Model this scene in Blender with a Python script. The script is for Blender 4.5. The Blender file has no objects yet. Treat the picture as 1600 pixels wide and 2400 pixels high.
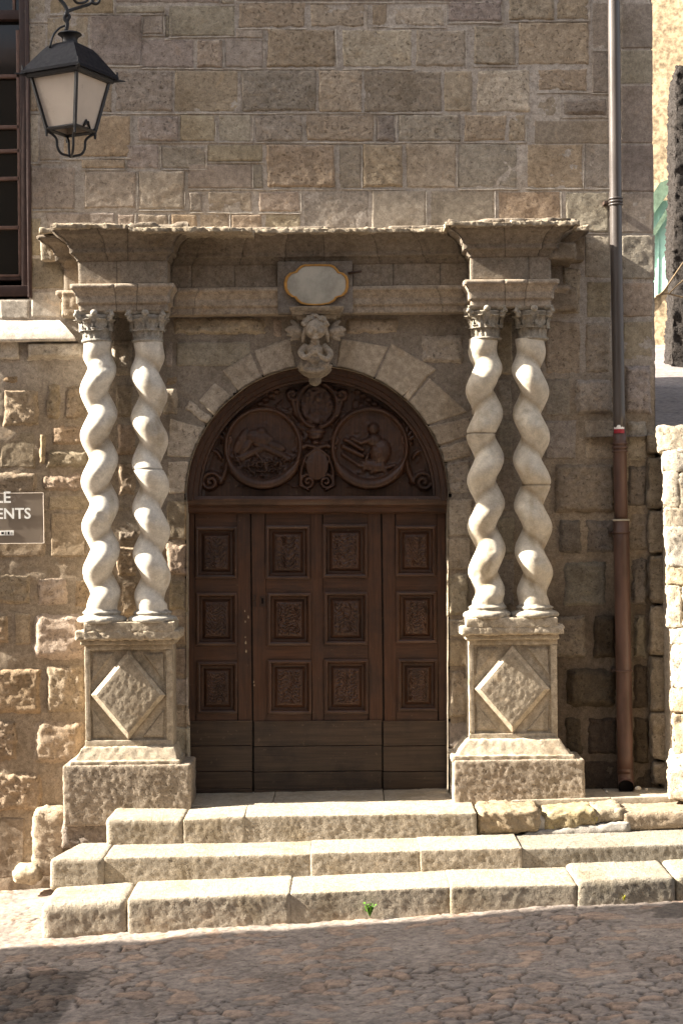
import bpy, math, random
import numpy as np
from mathutils import Vector, Matrix
random.seed(7)
S = bpy.context.scene
COL = S.collection
R = math.radians
F, ZC, DY, TH = 4000.0, 1.854, 12.0, 0.011      # focal (photo px), eye height, camera distance, roll
CT, ST = math.cos(TH), math.sin(TH)

# ------------------------------------------------------------------ helpers
def P(px, py, Y):
    """point that the photograph shows at (px, py), at depth plane Y"""
    px = np.asarray(px, float); py = np.asarray(py, float); Y = np.asarray(Y, float)
    u = px - 800.0; v = 1250.0 - py; D = DY + Y
    x = (u*CT + v*ST)*D/F; z = ZC + (-u*ST + v*CT)*D/F
    x, yy, z = np.broadcast_arrays(x, Y + 0*x, z)
    return np.stack([x, yy, z], -1)
def PV(px, py, Y): return Vector(P(px, py, Y).tolist())

def _h(i, j, k, s):
    n = (i*374761393 + j*668265263 + k*2147483647 + s*1274126177) & 0xffffffff
    n = ((n ^ (n >> 13))*1103515245) & 0xffffffff
    n = ((n ^ (n >> 16))*2654435761) & 0xffffffff
    return ((n ^ (n >> 15)) & 0xffff)/32767.5 - 1.0
def vn(p, f=1.0, s=0):
    q = np.asarray(p, float)*f + 1000.0
    i = np.floor(q).astype(np.int64); t = q - i; t = t*t*t*(t*(t*6-15)+10)
    r = 0
    for a in (0, 1):
        wa = t[..., 0] if a else 1-t[..., 0]
        for b in (0, 1):
            wb = t[..., 1] if b else 1-t[..., 1]
            for c in (0, 1):
                wc = t[..., 2] if c else 1-t[..., 2]
                r = r + wa*wb*wc*_h(i[..., 0]+a, i[..., 1]+b, i[..., 2]+c, s)
    return r
def fbm(p, f=1.0, o=4, s=0, g=0.5):
    r = 0; a = 1.0; tot = 0
    for k in range(o):
        r = r + a*vn(p, f*(2.03**k), s+k*17); tot += a; a *= g
    return r/tot
def sstep(a, b, x):
    t = np.clip((x-a)/(b-a), 0, 1); return t*t*(3-2*t)

class MB:
    def __init__(s): s.v = []; s.f = []; s.c = []; s.r = []; s.n = 0
    def add(s, v, f, col=(.3, .25, .2), rg=1.0):
        v = np.asarray(v, float).reshape(-1, 3); n = len(v)
        if isinstance(f, np.ndarray): s.f += (f + s.n).tolist()
        else: s.f += [[i + s.n for i in q] for q in f]
        col = np.asarray(col, float)
        if col.ndim == 1: col = np.tile(col[:3], (n, 1))
        rg = np.asarray(rg, float)
        if rg.ndim == 0: rg = np.full(n, float(rg))
        s.v.append(v); s.c.append(col); s.r.append(rg); s.n += n
        return s
    def build(s, name, mat, parent=None, smooth=True, angle=None):
        me = bpy.data.meshes.new(name)
        V = np.concatenate(s.v); me.from_pydata(V.tolist(), [], s.f)
        ca = me.color_attributes.new('col', 'FLOAT_COLOR', 'POINT')
        c4 = np.ones((s.n, 4)); c4[:, :3] = np.concatenate(s.c)
        ca.data.foreach_set('color', c4.ravel())
        ra = me.attributes.new('rg', 'FLOAT', 'POINT'); ra.data.foreach_set('value', np.concatenate(s.r))
        if smooth:
            me.polygons.foreach_set('use_smooth', [True]*len(me.polygons))
            if angle: me.set_sharp_from_angle(angle=R(angle))
        me.materials.append(mat); me.update()
        o = bpy.data.objects.new(name, me); COL.objects.link(o)
        if parent: par(o, parent)
        return o
def par(o, p):
    o.parent = p
    # meshes keep world coordinates, so only an Empty's own offset has to be undone
    if p.type == 'EMPTY': o.matrix_parent_inverse = Matrix.Translation(-p.location)
def empty(name, loc, label, cat, group=None):
    o = bpy.data.objects.new(name, None); o.location = Vector(loc); o.empty_display_size = .1
    COL.objects.link(o); return tag(o, label, cat, group)
def tag(o, label=None, cat=None, group=None, kind=None):
    if label: o['label'] = label
    if cat: o['category'] = cat
    if group: o['group'] = group
    if kind: o['kind'] = kind
    return o
def gf(nu, nv, cu=False):
    """faces of a grid with index i*nv + j, i < nu, j < nv ; cu closes in i"""
    i = np.arange(nu if cu else nu-1)[:, None]; j = np.arange(nv-1)[None, :]
    a = i*nv + j; i2 = (i+1) % nu; b = i2*nv + j
    return np.stack(np.broadcast_arrays(a, b, b+1, a+1), -1).reshape(-1, 4)
def lin(*c):
    return tuple(((x/255+.055)/1.055)**2.4 if x > 10 else x/255/12.92 for x in c)

def block(mb, mapf, w, h, Y=0.0, out=.006, bev=.012, rnd=.006, ew=.004, rough=.002, rf=18, col=(.3, .25, .2), rg=1., sp=.014, seed=0, tilt=0.):
    """one wall stone: a rounded, roughly dressed face standing `out` proud of the joint"""
    e = np.array([0, .003, .007, .012, .02])
    def axis(L):
        n = max(3, int(L/sp)); m = np.linspace(.03, L-.03, n) if L > .09 else np.linspace(.025, L-.025, 3)
        return np.concatenate([e, m, (L-e)[::-1]])/L
    a, b = axis(w), axis(h)
    U, V = np.meshgrid(a, b, indexing='ij')
    px, py = mapf(U, V)
    B = P(px, py, Y)
    qx = np.abs(U-.5)*w - (w/2-rnd); qy = np.abs(V-.5)*h - (h/2-rnd)
    d = -(np.sqrt(np.maximum(qx, 0)**2 + np.maximum(qy, 0)**2) + np.minimum(np.maximum(qx, qy), 0) - rnd)
    d = d + ew*fbm(B, 22, 3, seed+3) - ew*.5
    pr = sstep(-.002, bev, d)
    n = fbm(B*np.array([1, 1, 1.25]), rf, 5, seed, .62)
    big = fbm(B, 5, 2, seed+50)
    o = pr*(out + rough*n*2 + rough*1.2*big + tilt*(V-.5)) + np.where(d < 0, -.012, 0) - .004*(1-pr)
    B[..., 1] -= o
    cc = np.asarray(col)[None, None, :]*(1 + .10*big + .06*n)[..., None]
    mb.add(B, gf(len(a), len(b)), cc.reshape(-1, 3), rg)
def quad(x0, y0, x1, y1, j=0):
    if not isinstance(x0, tuple): c = [(x0, y0), (x1, y0), (x1, y1), (x0, y1)]
    else: c = [x0, y0, x1, y1]
    c = [(x+random.uniform(-j, j), y+random.uniform(-j, j)) for x, y in c]
    def m(U, V):
        X = (1-U)*(1-V)*c[0][0]+U*(1-V)*c[1][0]+U*V*c[2][0]+(1-U)*V*c[3][0]
        Yy = (1-U)*(1-V)*c[0][1]+U*(1-V)*c[1][1]+U*V*c[2][1]+(1-U)*V*c[3][1]
        return X, Yy
    k = DY/F
    return m, math.dist(c[0], c[1])*k, math.dist(c[0], c[3])*k

def rock(mb, C, sp=.03, r=.02, amp=.005, f=14, col=(.4, .35, .27), rg=1., seed=0, big=0., bf=3.):
    """rounded, weathered stone box. C[ix][iy][iz] = corner"""
    C = np.asarray(C, float)
    dims = np.array([np.linalg.norm(C[1].mean((0, 1))-C[0].mean((0, 1))), np.linalg.norm(C[:, 1].mean((0, 1))-C[:, 0].mean((0, 1))), np.linalg.norm(C[:, :, 1].mean((0, 1))-C[:, :, 0].mean((0, 1)))])
    r = min(r, dims.min()*.45)
    ax = []
    for L in dims:
        k = np.array([0, .25, .55, 1.])*r
        n = max(2, int((L-2*r)/sp)+1); ax.append(np.unique(np.round(np.concatenate([k, np.linspace(r, L-r, n), L-k[::-1]]), 6)))
    vs, fs, n0 = [], [], 0
    for a in range(3):
        b, c = (a+1) % 3, (a+2) % 3
        for sd in (0, 1):
            Uu, Vv = np.meshgrid(ax[b], ax[c], indexing='ij')
            p = np.zeros(Uu.shape+(3,)); p[..., a] = dims[a]*sd; p[..., b] = Uu; p[..., c] = Vv
            g = gf(len(ax[b]), len(ax[c])) + n0
            if not sd: g = g[:, ::-1]
            vs.append(p.reshape(-1, 3)); fs.append(g); n0 += p[..., 0].size
    p = np.concatenate(vs); fs = np.concatenate(fs)
    key, idx, inv = np.unique(np.round(p, 5), axis=0, return_index=True, return_inverse=True)
    p = p[idx]; fs = inv.reshape(-1)[fs]
    q = np.clip(p, r, dims-r); dv = p-q; ln = np.linalg.norm(dv, axis=1, keepdims=True); dv = dv/np.maximum(ln, 1e-9)
    p = q + dv*r
    t = p/dims
    T = np.stack([1-t, t], -1)
    W = np.einsum('ni,nj,nk,ijkc->nc', T[:, 0], T[:, 1], T[:, 2], C)
    n = .45*fbm(W, f, 3, seed, .6) + .8*fbm(W, f*3.2, 3, seed+4, .65); bg = fbm(W, bf, 2, seed+9)
    W = W + dv*(amp*n*1.6 + big*bg)[:, None]
    cc = np.asarray(col)[None, :]*(1+.08*bg+.06*n)[:, None]
    mb.add(W, fs, cc, rg)
def boxC(x0, x1, y0, y1, z0, z1):
    return [[[(x, y, z) for z in (z0, z1)] for y in (y0, y1)] for x in (x0, x1)]
def pbox(x0, y0, x1, y1, Yf, Yb, ends=0.):
    """corners of an axis-aligned block whose front shows at a photo rectangle"""
    mx, my = (x0+x1)/2, (y0+y1)/2
    X0 = P(x0, my, Yf)[0]; X1 = P(x1, my, Yf)[0]; Z1 = P(mx, y0, Yf)[2]; Z0 = P(mx, y1, Yf)[2]
    return boxC(X0, X1, Yf, Yb, Z0, Z1)
def hard(mb, C, bev=.004, col=(.1, .1, .1), rg=1., **k): rock(mb, C, sp=9, r=bev, amp=0, col=col, rg=rg)

def lathe(mb, prof, c, n=32, col=(.5, .45, .4), rg=1., amp=0., f=20, seed=0, a0=0, a1=2*math.pi):
    full = abs(a1-a0-2*math.pi) < 1e-6
    th = np.linspace(a0, a1, n, endpoint=not full)
    pr = np.asarray(prof, float)
    v = np.stack([pr[None, :, 0]*np.cos(th)[:, None], pr[None, :, 0]*np.sin(th)[:, None], np.broadcast_to(pr[:, 1], (n, len(pr)))], -1) + np.asarray(c)
    if amp:
        e = fbm(v, f, 4, seed, .6)*amp
        v[..., 0] += np.cos(th)[:, None]*e; v[..., 1] += np.sin(th)[:, None]*e
    mb.add(v, gf(n, len(pr), full), col, rg)
def fine(prof, step):
    prof = [np.asarray(p, float) for p in prof]; o = [prof[0]]
    for a, b in zip(prof[:-1], prof[1:]):
        k = max(1, int(np.linalg.norm(b-a)/step))
        for i in range(1, k+1): o.append(a+(b-a)*i/k)
    return np.array(o)
def tube(mb, pts, r, n=10, col=(.02, .02, .02), rg=1., cap=True):
    pts = np.asarray([list(p) for p in pts], float); m = len(pts)
    rr = np.full(m, r) if np.isscalar(r) else np.asarray(r, float)
    t = np.gradient(pts, axis=0); t /= np.maximum(np.linalg.norm(t, axis=1, keepdims=True), 1e-9)
    up = np.array([0, 0, 1.]) if abs(t[0][2]) < .9 else np.array([1., 0, 0])
    a = np.cross(t[0], up); a /= np.linalg.norm(a); V = []
    for i in range(m):
        a = a - t[i]*np.dot(a, t[i]); a /= np.linalg.norm(a); b = np.cross(t[i], a)
        th = np.linspace(0, 2*math.pi, n, endpoint=False)
        V.append(pts[i] + rr[i]*(np.cos(th)[:, None]*a + np.sin(th)[:, None]*b))
    f = []
    for i in range(m-1):
        for j in range(n): f.append((i*n+j, i*n+(j+1) % n, (i+1)*n+(j+1) % n, (i+1)*n+j))
    if cap: f.append(tuple(range(n))[::-1]); f.append(tuple((m-1)*n+j for j in range(n)))
    mb.add(np.concatenate(V), f, col, rg)
def smooth_path(pts, k=8):
    p = np.asarray([list(q) for q in pts], float); p = np.vstack([2*p[0]-p[1], p, 2*p[-1]-p[-2]]); o = []
    for i in range(1, len(p)-2):
        for t in np.linspace(0, 1, k, endpoint=False):
            o.append(.5*((2*p[i])+(p[i+1]-p[i-1])*t+(2*p[i-1]-5*p[i]+4*p[i+1]-p[i+2])*t*t+(-p[i-1]+3*p[i]-3*p[i+1]+p[i+2])*t**3))
    o.append(p[-2]); return np.array(o)
def ball(mb, c, r, n=14, m=10, rot=None, col=(.4, .35, .3), rg=1.):
    th = np.linspace(0, 2*math.pi, n, endpoint=False); ph = np.linspace(0, math.pi, m)
    v = np.stack([np.sin(ph)[None]*np.cos(th)[:, None], np.sin(ph)[None]*np.sin(th)[:, None], np.broadcast_to(np.cos(ph), (n, m))], -1)*np.asarray(r, float)
    if rot is not None: v = v @ np.array(Matrix.Rotation(rot, 3, 'Y')).T
    mb.add(v+np.asarray(c, float), gf(n, m, True), col, rg)

# ------------------------------------------------------------------ materials
def newmat(name):
    m = bpy.data.materials.new(name); m.use_nodes = True
    return m, m.node_tree, m.node_tree.nodes['Principled BSDF']
def nd(nt, t, **k):
    n = nt.nodes.new(t)
    for a, b in k.items(): setattr(n, a, b)
    return n
def noise_node(nt, vec, scale, detail=5, rough=.6, dist=0.):
    n = nd(nt, 'ShaderNodeTexNoise'); n.inputs['Scale'].default_value = scale; n.inputs['Detail'].default_value = detail
    n.inputs['Roughness'].default_value = rough; n.inputs['Distortion'].default_value = dist
    nt.links.new(vec, n.inputs['Vector']); return n.outputs['Fac']
def maprange(nt, v, a, b, c, d):
    n = nd(nt, 'ShaderNodeMapRange'); n.interpolation_type = 'SMOOTHSTEP'
    for i, x in zip((1, 2, 3, 4), (a, b, c, d)): n.inputs[i].default_value = x
    nt.links.new(v, n.inputs[0]); return n.outputs[0]
def math_n(nt, op, a, b=None):
    n = nd(nt, 'ShaderNodeMath', operation=op)
    for i, x in enumerate((a, b)):
        if x is None: continue
        if isinstance(x, (int, float)): n.inputs[i].default_value = x
        else: nt.links.new(x, n.inputs[i])
    return n.outputs[0]
def mixc(nt, fac, a, b, mode='MIX'):
    n = nd(nt, 'ShaderNodeMix', data_type='RGBA', blend_type=mode)
    for s, x in ((0, fac), (6, a), (7, b)):
        if isinstance(x, (int, float)): n.inputs[s].default_value = x
        elif isinstance(x, tuple): n.inputs[s].default_value = (*x, 1) if len(x) == 3 else x
        else: nt.links.new(x, n.inputs[s])
    return n.outputs[2]
def stone_mat(name, pit=.5, bump=.5, grain=1., stain=(.55, .5, .42), stain_amt=.5, lichen=0., vs=1., soft=1.):
    m, nt, b = newmat(name)
    geo = nd(nt, 'ShaderNodeNewGeometry').outputs['Position']
    at = nd(nt, 'ShaderNodeAttribute', attribute_name='col').outputs['Color']
    rg = nd(nt, 'ShaderNodeAttribute', attribute_name='rg').outputs['Fac']
    n1 = noise_node(nt, geo, 3.2*vs, 6, .62); n2 = noise_node(nt, geo, 26*vs, 6, .7); n3 = noise_node(nt, geo, 120*vs, 3, .7)
    n4 = noise_node(nt, geo, 9*vs, 5, .65, .8); pitn = noise_node(nt, geo, 55*vs, 2, .5, .6)
    c = mixc(nt, 1., at, mixc(nt, maprange(nt, n2, .3, .72, 0, 1), (1-.28*soft, 1-.29*soft, 1-.3*soft), (1+.22*soft, 1+.22*soft, 1+.22*soft)), 'MULTIPLY')
    c = mixc(nt, 1., c, mixc(nt, maprange(nt, n3, .3, .7, 0, 1), (1-.2*soft, 1-.2*soft, 1-.2*soft), (1+.18*soft, 1+.18*soft, 1+.18*soft)), 'MULTIPLY')
    c = mixc(nt, math_n(nt, 'MULTIPLY', maprange(nt, n1, .48, .7, 0, 1), stain_amt), c, mixc(nt, 1., c, stain, 'MULTIPLY'))
    c = mixc(nt, math_n(nt, 'MULTIPLY', maprange(nt, n4, .55, .75, 0, 1), .35*soft), c, mixc(nt, 1., c, (1.25, 1.05, .80), 'MULTIPLY'))
    pm = maprange(nt, pitn, .30, .40, 1, 0)
    pm = math_n(nt, 'MULTIPLY', pm, math_n(nt, 'MULTIPLY', rg, pit))
    c = mixc(nt, pm, c, mixc(nt, 1., c, (.42, .40, .38), 'MULTIPLY'))
    if lichen:
        ln = noise_node(nt, geo, 7, 5, .7)
        c = mixc(nt, math_n(nt, 'MULTIPLY', maprange(nt, ln, .58, .66, 0, 1), lichen), c, (.45, .36, .06))
    nt.links.new(c, b.inputs['Base Color'])
    hsum = math_n(nt, 'ADD', math_n(nt, 'MULTIPLY', n2, .9*grain), math_n(nt, 'MULTIPLY', n3, .35*grain))
    hsum = math_n(nt, 'SUBTRACT', hsum, math_n(nt, 'MULTIPLY', pm, .8))
    bp = nd(nt, 'ShaderNodeBump'); bp.inputs['Distance'].default_value = .012
    nt.links.new(math_n(nt, 'MULTIPLY', rg, bump), bp.inputs['Strength']); nt.links.new(hsum, bp.inputs['Height'])
    nt.links.new(bp.outputs[0], b.inputs['Normal'])
    b.inputs['Roughness'].default_value = .92; b.inputs['Specular IOR Level'].default_value = .15
    return m
M = {}
M['stone'] = stone_mat('ashlar_stone', .5, .6, soft=.9)
M['carved'] = stone_mat('carved_stone', .35, .35, .8)
M['column'] = stone_mat('column_stone', .25, .12, .8, (.78, .70, .58), .45, vs=.8, soft=.5)
M['step'] = stone_mat('step_stone', .35, .75, 1.3, (.66, .60, .48), .55, soft=.75)
M['lichen'] = stone_mat('lichen_stone', .45, .6, 1., (.8, .75, .6), .4, lichen=.9)
M['rubble'] = stone_mat('rubble_stone', .6, .6, 1., (.6, .55, .45), .4)
M['dark'] = stone_mat('dark_stone', .6, .9, 1.2)
def wood_mat():
    m, nt, b = newmat('old_oak')
    geo = nd(nt, 'ShaderNodeNewGeometry').outputs['Position']
    at = nd(nt, 'ShaderNodeAttribute', attribute_name='col').outputs['Color']
    rg = nd(nt, 'ShaderNodeAttribute', attribute_name='rg').outputs['Fac']      # 1 = upright grain, 0 = level grain
    mp = nd(nt, 'ShaderNodeMapping'); mp.inputs['Scale'].default_value = (70, 30, 3); nt.links.new(geo, mp.inputs[0])
    mq = nd(nt, 'ShaderNodeMapping'); mq.inputs['Scale'].default_value = (3, 30, 70); nt.links.new(geo, mq.inputs[0])
    v1 = noise_node(nt, mp.outputs[0], 1., 5, .65, .4); v2 = noise_node(nt, mq.outputs[0], 1., 5, .65, .4)
    mf = nd(nt, 'ShaderNodeMix', data_type='FLOAT'); nt.links.new(rg, mf.inputs[0]); nt.links.new(v2, mf.inputs[2]); nt.links.new(v1, mf.inputs[3])
    g = mf.outputs[0]
    w = noise_node(nt, geo, 4, 5, .65); sp = noise_node(nt, geo, 30, 3, .6)
    c = mixc(nt, 1., at, mixc(nt, maprange(nt, g, .3, .7, 0, 1), (.66, .64, .62), (1.28, 1.24, 1.2)), 'MULTIPLY')
    c = mixc(nt, maprange(nt, w, .45, .68, 0, .75), c, mixc(nt, 1., c, (.55, .58, .62), 'MULTIPLY'))
    c = mixc(nt, maprange(nt, sp, .66, .72, 0, .5), c, (.16, .11, .07))
    nt.links.new(c, b.inputs['Base Color'])
    b.inputs['Specular IOR Level'].default_value = .42
    nt.links.new(maprange(nt, w, .3, .7, .34, .62), b.inputs['Roughness'])
    bp = nd(nt, 'ShaderNodeBump'); bp.inputs['Distance'].default_value = .003; bp.inputs['Strength'].default_value = .45
    nt.links.new(g, bp.inputs['Height']); nt.links.new(bp.outputs[0], b.inputs['Normal'])
    return m
M['wood'] = wood_mat()
def plain(name, col, rough=.5, metal=0., var=.25, scale=30, bump=.1, spec=.4, stretch=(1, 1, 1)):
    m, nt, b = newmat(name)
    geo = nd(nt, 'ShaderNodeNewGeometry').outputs['Position']
    mp = nd(nt, 'ShaderNodeMapping'); mp.inputs['Scale'].default_value = stretch; nt.links.new(geo, mp.inputs[0])
    n = noise_node(nt, mp.outputs[0], scale, 5, .65)
    c = mixc(nt, maprange(nt, n, .3, .7, 0, 1), tuple(x*(1-var) for x in col), tuple(x*(1+var) for x in col))
    nt.links.new(c, b.inputs['Base Color'])
    nt.links.new(maprange(nt, n, .3, .7, max(.05, rough-.1), min(1, rough+.1)), b.inputs['Roughness'])
    b.inputs['Metallic'].default_value = metal; b.inputs['Specular IOR Level'].default_value = spec
    if bump:
        bp = nd(nt, 'ShaderNodeBump'); bp.inputs['Distance'].default_value = .004; bp.inputs['Strength'].default_value = bump
        nt.links.new(n, bp.inputs['Height']); nt.links.new(bp.outputs[0], b.inputs['Normal'])
    return m
M['iron'] = plain('black_iron', (.008, .008, .010), .5, 0, .3, 40, .15, .5)
M['hood'] = plain('lantern_hood_paint', (.006, .006, .010), .6, 0, .2, 30, .08, .2)
M['rust'] = plain('rusty_iron', (.05, .028, .018), .8, 0, .5, 60, .3)
M['glass_milk'] = plain('milky_glass', (.52, .45, .38), .35, 0, .05, 6, 0, .4)
M['pipe_grey'] = plain('grey_brown_zinc', (.092, .077, .069), .38, .1, .12, 9, .03, .5, (1, 1, .2))
M['pipe_brown'] = plain('brown_cast_iron', (.085, .046, .034), .5, .0, .25, 12, .08, .4, (1, 1, .3))
M['frame_brown'] = plain('brown_window_paint', (.050, .027, .022), .5, 0, .25, 20, .1)
M['muntin'] = plain('worn_glazing_bar_paint', (.17, .10, .075), .5, 0, .2, 20, .05)
M['enamel'] = plain('grey_enamel', (.40, .365, .295), .6, 0, .22, 7, .02, .5)
M['gilt'] = plain('ochre_gilt_rim', (.46, .23, .05), .45, 0, .2, 20, .05, .5)
M['plate'] = plain('sign_plate', (.215, .175, .138), .25, 0, .06, 3, 0, .5)
M['white'] = plain('white_lettering', (.85, .84, .80), .5, 0, .04, 30, 0)
M['red'] = plain('red_paint_mark', (.30, .02, .03), .5, 0, .2, 40, .05)
M['blackhole'] = plain('dark_mark', (.006, .005, .005), .9, 0, .2, 40, 0, .1)
M['green_door'] = plain('pale_green_paint', (.30, .52, .42), .5, 0, .1, 8, .05)
M['green_dark'] = plain('dark_green_paint', (.07, .11, .07), .5, 0, .3, 15, .05)
M['cream'] = plain('cream_render', (.27, .205, .13), .9, 0, .5, 14, 1.2, .1)
M['leaf'] = plain('weed_leaf', (.09, .22, .02), .5, 0, .4, 90, 0, .3)
M['leaf_y'] = plain('yellow_weed_leaf', (.40, .38, .03), .5, 0, .3, 90, 0, .3)
M['twig'] = plain('dry_twig', (.16, .11, .06), .8, 0, .3, 50, .2)
M['roof'] = plain('roof_tile', (.16, .09, .06), .8, 0, .3, 20, .4)
M['dkglass'] = None
m, nt, b = newmat('old_window_glass'); b.inputs['Base Color'].default_value = (.012, .012, .012, 1); b.inputs['Roughness'].default_value = .12
b.inputs['Specular IOR Level'].default_value = .5
wn = noise_node(nt, nd(nt, 'ShaderNodeNewGeometry').outputs['Position'], 6, 2, .5); bp = nd(nt, 'ShaderNodeBump'); bp.inputs['Strength'].default_value = .06; bp.inputs['Distance'].default_value = .01
nt.links.new(wn, bp.inputs['Height']); nt.links.new(bp.outputs[0], b.inputs['Normal']); M['dkglass'] = m
def street_mat():
    m, nt, b = newmat('worn_street_paving')
    geo = nd(nt, 'ShaderNodeNewGeometry').outputs['Position']
    at = nd(nt, 'ShaderNodeAttribute', attribute_name='col').outputs['Color']
    n1 = noise_node(nt, geo, 2.2, 6, .6); n2 = noise_node(nt, geo, 22, 6, .7); n3 = noise_node(nt, geo, 90, 4, .7)
    c = mixc(nt, 1., at, mixc(nt, maprange(nt, n2, .3, .72, 0, 1), (.66, .66, .68), (1.25, 1.22, 1.2)), 'MULTIPLY')
    c = mixc(nt, maprange(nt, n1, .45, .7, 0, .6), c, mixc(nt, 1., c, (.7, .66, .64), 'MULTIPLY'))
    mp_ = nd(nt, 'ShaderNodeMapping'); mp_.inputs['Scale'].default_value = (15, 34, 20); nt.links.new(geo, mp_.inputs[0])
    pt_ = maprange(nt, noise_node(nt, mp_.outputs[0], 1., 3, .6, .5), .33, .41, .85, 0); c = mixc(nt, pt_, c, mixc(nt, 1., c, (.45, .42, .40), 'MULTIPLY'))
    nt.links.new(c, b.inputs['Base Color']); b.inputs['Roughness'].default_value = .85; b.inputs['Specular IOR Level'].default_value = .25
    bp = nd(nt, 'ShaderNodeBump'); bp.inputs['Distance'].default_value = .012; bp.inputs['Strength'].default_value = .7
    nt.links.new(math_n(nt, 'ADD', n2, math_n(nt, 'MULTIPLY', n3, .4)), bp.inputs['Height']); nt.links.new(bp.outputs[0], b.inputs['Normal'])
    return m
M['street'] = street_mat()

# ------------------------------------------------------------------ camera, sun, sky
cam = bpy.data.cameras.new('camera'); co = bpy.data.objects.new('camera', cam); COL.objects.link(co); S.camera = co
cam.sensor_fit = 'VERTICAL'; cam.sensor_height = 36; cam.sensor_width = 24; cam.lens = F/2400*36; cam.shift_y = 50/2400; cam.clip_end = 500
mw = Matrix(((CT, ST, 0, 0), (0, 0, -1, -DY), (-ST, CT, 0, ZC), (0, 0, 0, 1))); co.matrix_world = mw
L = Vector((1, .05, -.65)).normalized()
sun = bpy.data.lights.new('sun', 'SUN'); sun.energy = 5.0; sun.angle = R(.53); sun.color = (1, .93, .82)
so = bpy.data.objects.new('sun', sun); COL.objects.link(so); so.rotation_euler = L.to_track_quat('-Z', 'Y').to_euler()
w = bpy.data.worlds.new('World'); S.world = w; w.use_nodes = True
nt = w.node_tree; bg = nt.nodes['Background']; bg.inputs[1].default_value = .065
sk = nt.nodes.new('ShaderNodeTexSky'); sk.sky_type = 'NISHITA'; sk.sun_disc = False
sk.sun_elevation = math.asin(-L.z); sk.sun_rotation = math.atan2(-L.x, -L.y) % (2*math.pi)
sk.air_density = 1.0; sk.dust_density = 5.0; sk.ozone_density = .3; hs = nt.nodes.new('ShaderNodeHueSaturation'); hs.inputs['Saturation'].default_value = .45; nt.links.new(sk.outputs[0], hs.inputs['Color']); nt.links.new(hs.outputs[0], bg.inputs[0])
vs = S.view_settings; vs.view_transform = 'Standard'; vs.look = 'None'; vs.exposure = 2.42; vs.gamma = 1

# ------------------------------------------------------------------ ground
zl = P(100, 2195, -1.73); zr = P(1595, 2106, -1.73)
SB = (zr[2]-zl[2])/(zr[0]-zl[0]); SA = zl[2]-SB*zl[0]
def street_z(x): return SA + SB*x
xs = np.arange(-3.6, 3.6, .0135); ys = np.arange(-4.6, .1, .0135)
X, Yg = np.meshgrid(xs, ys, indexing='ij')
p3 = np.stack([X, Yg, 0*X], -1)
# irregular worn stones: cellular distance
def cells(X, Y, sx, sy, seed):
    wx = X + .05*fbm(np.stack([X, Y, 0*X], -1), 5, 2, seed); wy = Y + .03*fbm(np.stack([X, Y, 0*X+5], -1), 7, 2, seed)
    gx, gy = wx/sx, wy/sy; i0, j0 = np.floor(gx).astype(np.int64), np.floor(gy).astype(np.int64)
    d1 = np.full(X.shape, 9.); d2 = d1.copy(); cid = np.zeros(X.shape)
    for a in (-1, 0, 1):
        for bb in (-1, 0, 1):
            ii, jj = i0+a, j0+bb
            fx = ii + .5 + .42*_h(ii, jj, 0*ii, seed); fy = jj + .5 + .42*_h(ii, jj, 0*ii+7, seed)
            d = np.hypot(gx-fx, gy-fy); c = _h(ii, jj, 0*ii+3, seed)
            nearer = d < d1
            d2 = np.where(nearer, d1, np.minimum(d2, d)); cid = np.where(nearer, c, cid); d1 = np.where(nearer, d, d1)
    return d1, d2, cid
d1, d2, cid = cells(X, Yg, .115, .092, 5)
edge = sstep(.015, .14, d2-d1+.06*fbm(p3, 30, 3, 14))
wear = sstep(-.25, .35, fbm(p3, 1.6, 3, 77))
hgt = .014*edge*(.3+.7*wear) + .003*fbm(p3, 45, 3, 61) + .006*cid*edge*wear + .007*fbm(p3, 14, 4, 31) + .012*fbm(p3, 2.5, 3, 12)
Zg = street_z(X) - .012 + hgt - .10*sstep(-1.7, -.2, Yg)*sstep(-1.5, -2.3, X)*.5
base = np.array([.290, .244, .205])[None, None, :]*(1+.12*cid+.10*fbm(p3, 3, 2, 8))[..., None]
warm = np.array([1.1, .96, .85])
base = np.where((cid > .55)[..., None], base*warm, base)
gap = np.array([.100, .077, .058])
mix = (edge*(.3+.7*wear)+(1-wear)*.7)[..., None]; mix = np.clip(mix, 0, 1)
colg = base*mix + gap*(1-mix)
# darker patches, near left and right
patch = np.maximum(sstep(.02, -.02, np.maximum(X+1.42+.06*fbm(p3, 6, 3, 3), Yg+2.62+.05*fbm(p3, 5, 3, 4))), sstep(.03, -.03, np.hypot((X-2.3)/.62, (Yg+2.02)/.22)-1+.35*fbm(p3, 5, 3, 6)))
colg = colg*(1-.5*patch[..., None])
mb = MB(); mb.add(np.stack([X, Yg, Zg], -1), gf(len(xs), len(ys)), colg.reshape(-1, 3), 1.)
tag(mb.build('street', M['street']), kind='structure')
mb = MB()
gx = np.concatenate([np.linspace(-120, -4, 30), np.linspace(-3.5, 3.5, 12), np.linspace(4, 120, 30)]); gy = np.concatenate([np.linspace(-120, -5, 30), np.linspace(-4.5, .0, 8), np.linspace(1, 120, 25)])
A, B2 = np.meshgrid(gx, gy, indexing='ij')
mb.add(np.stack([A, B2, street_z(np.clip(A, -30, 30))-.09], -1), gf(len(gx), len(gy)), (.2, .17, .15)); tag(mb.build('ground', M['street']), kind='structure')

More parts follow.
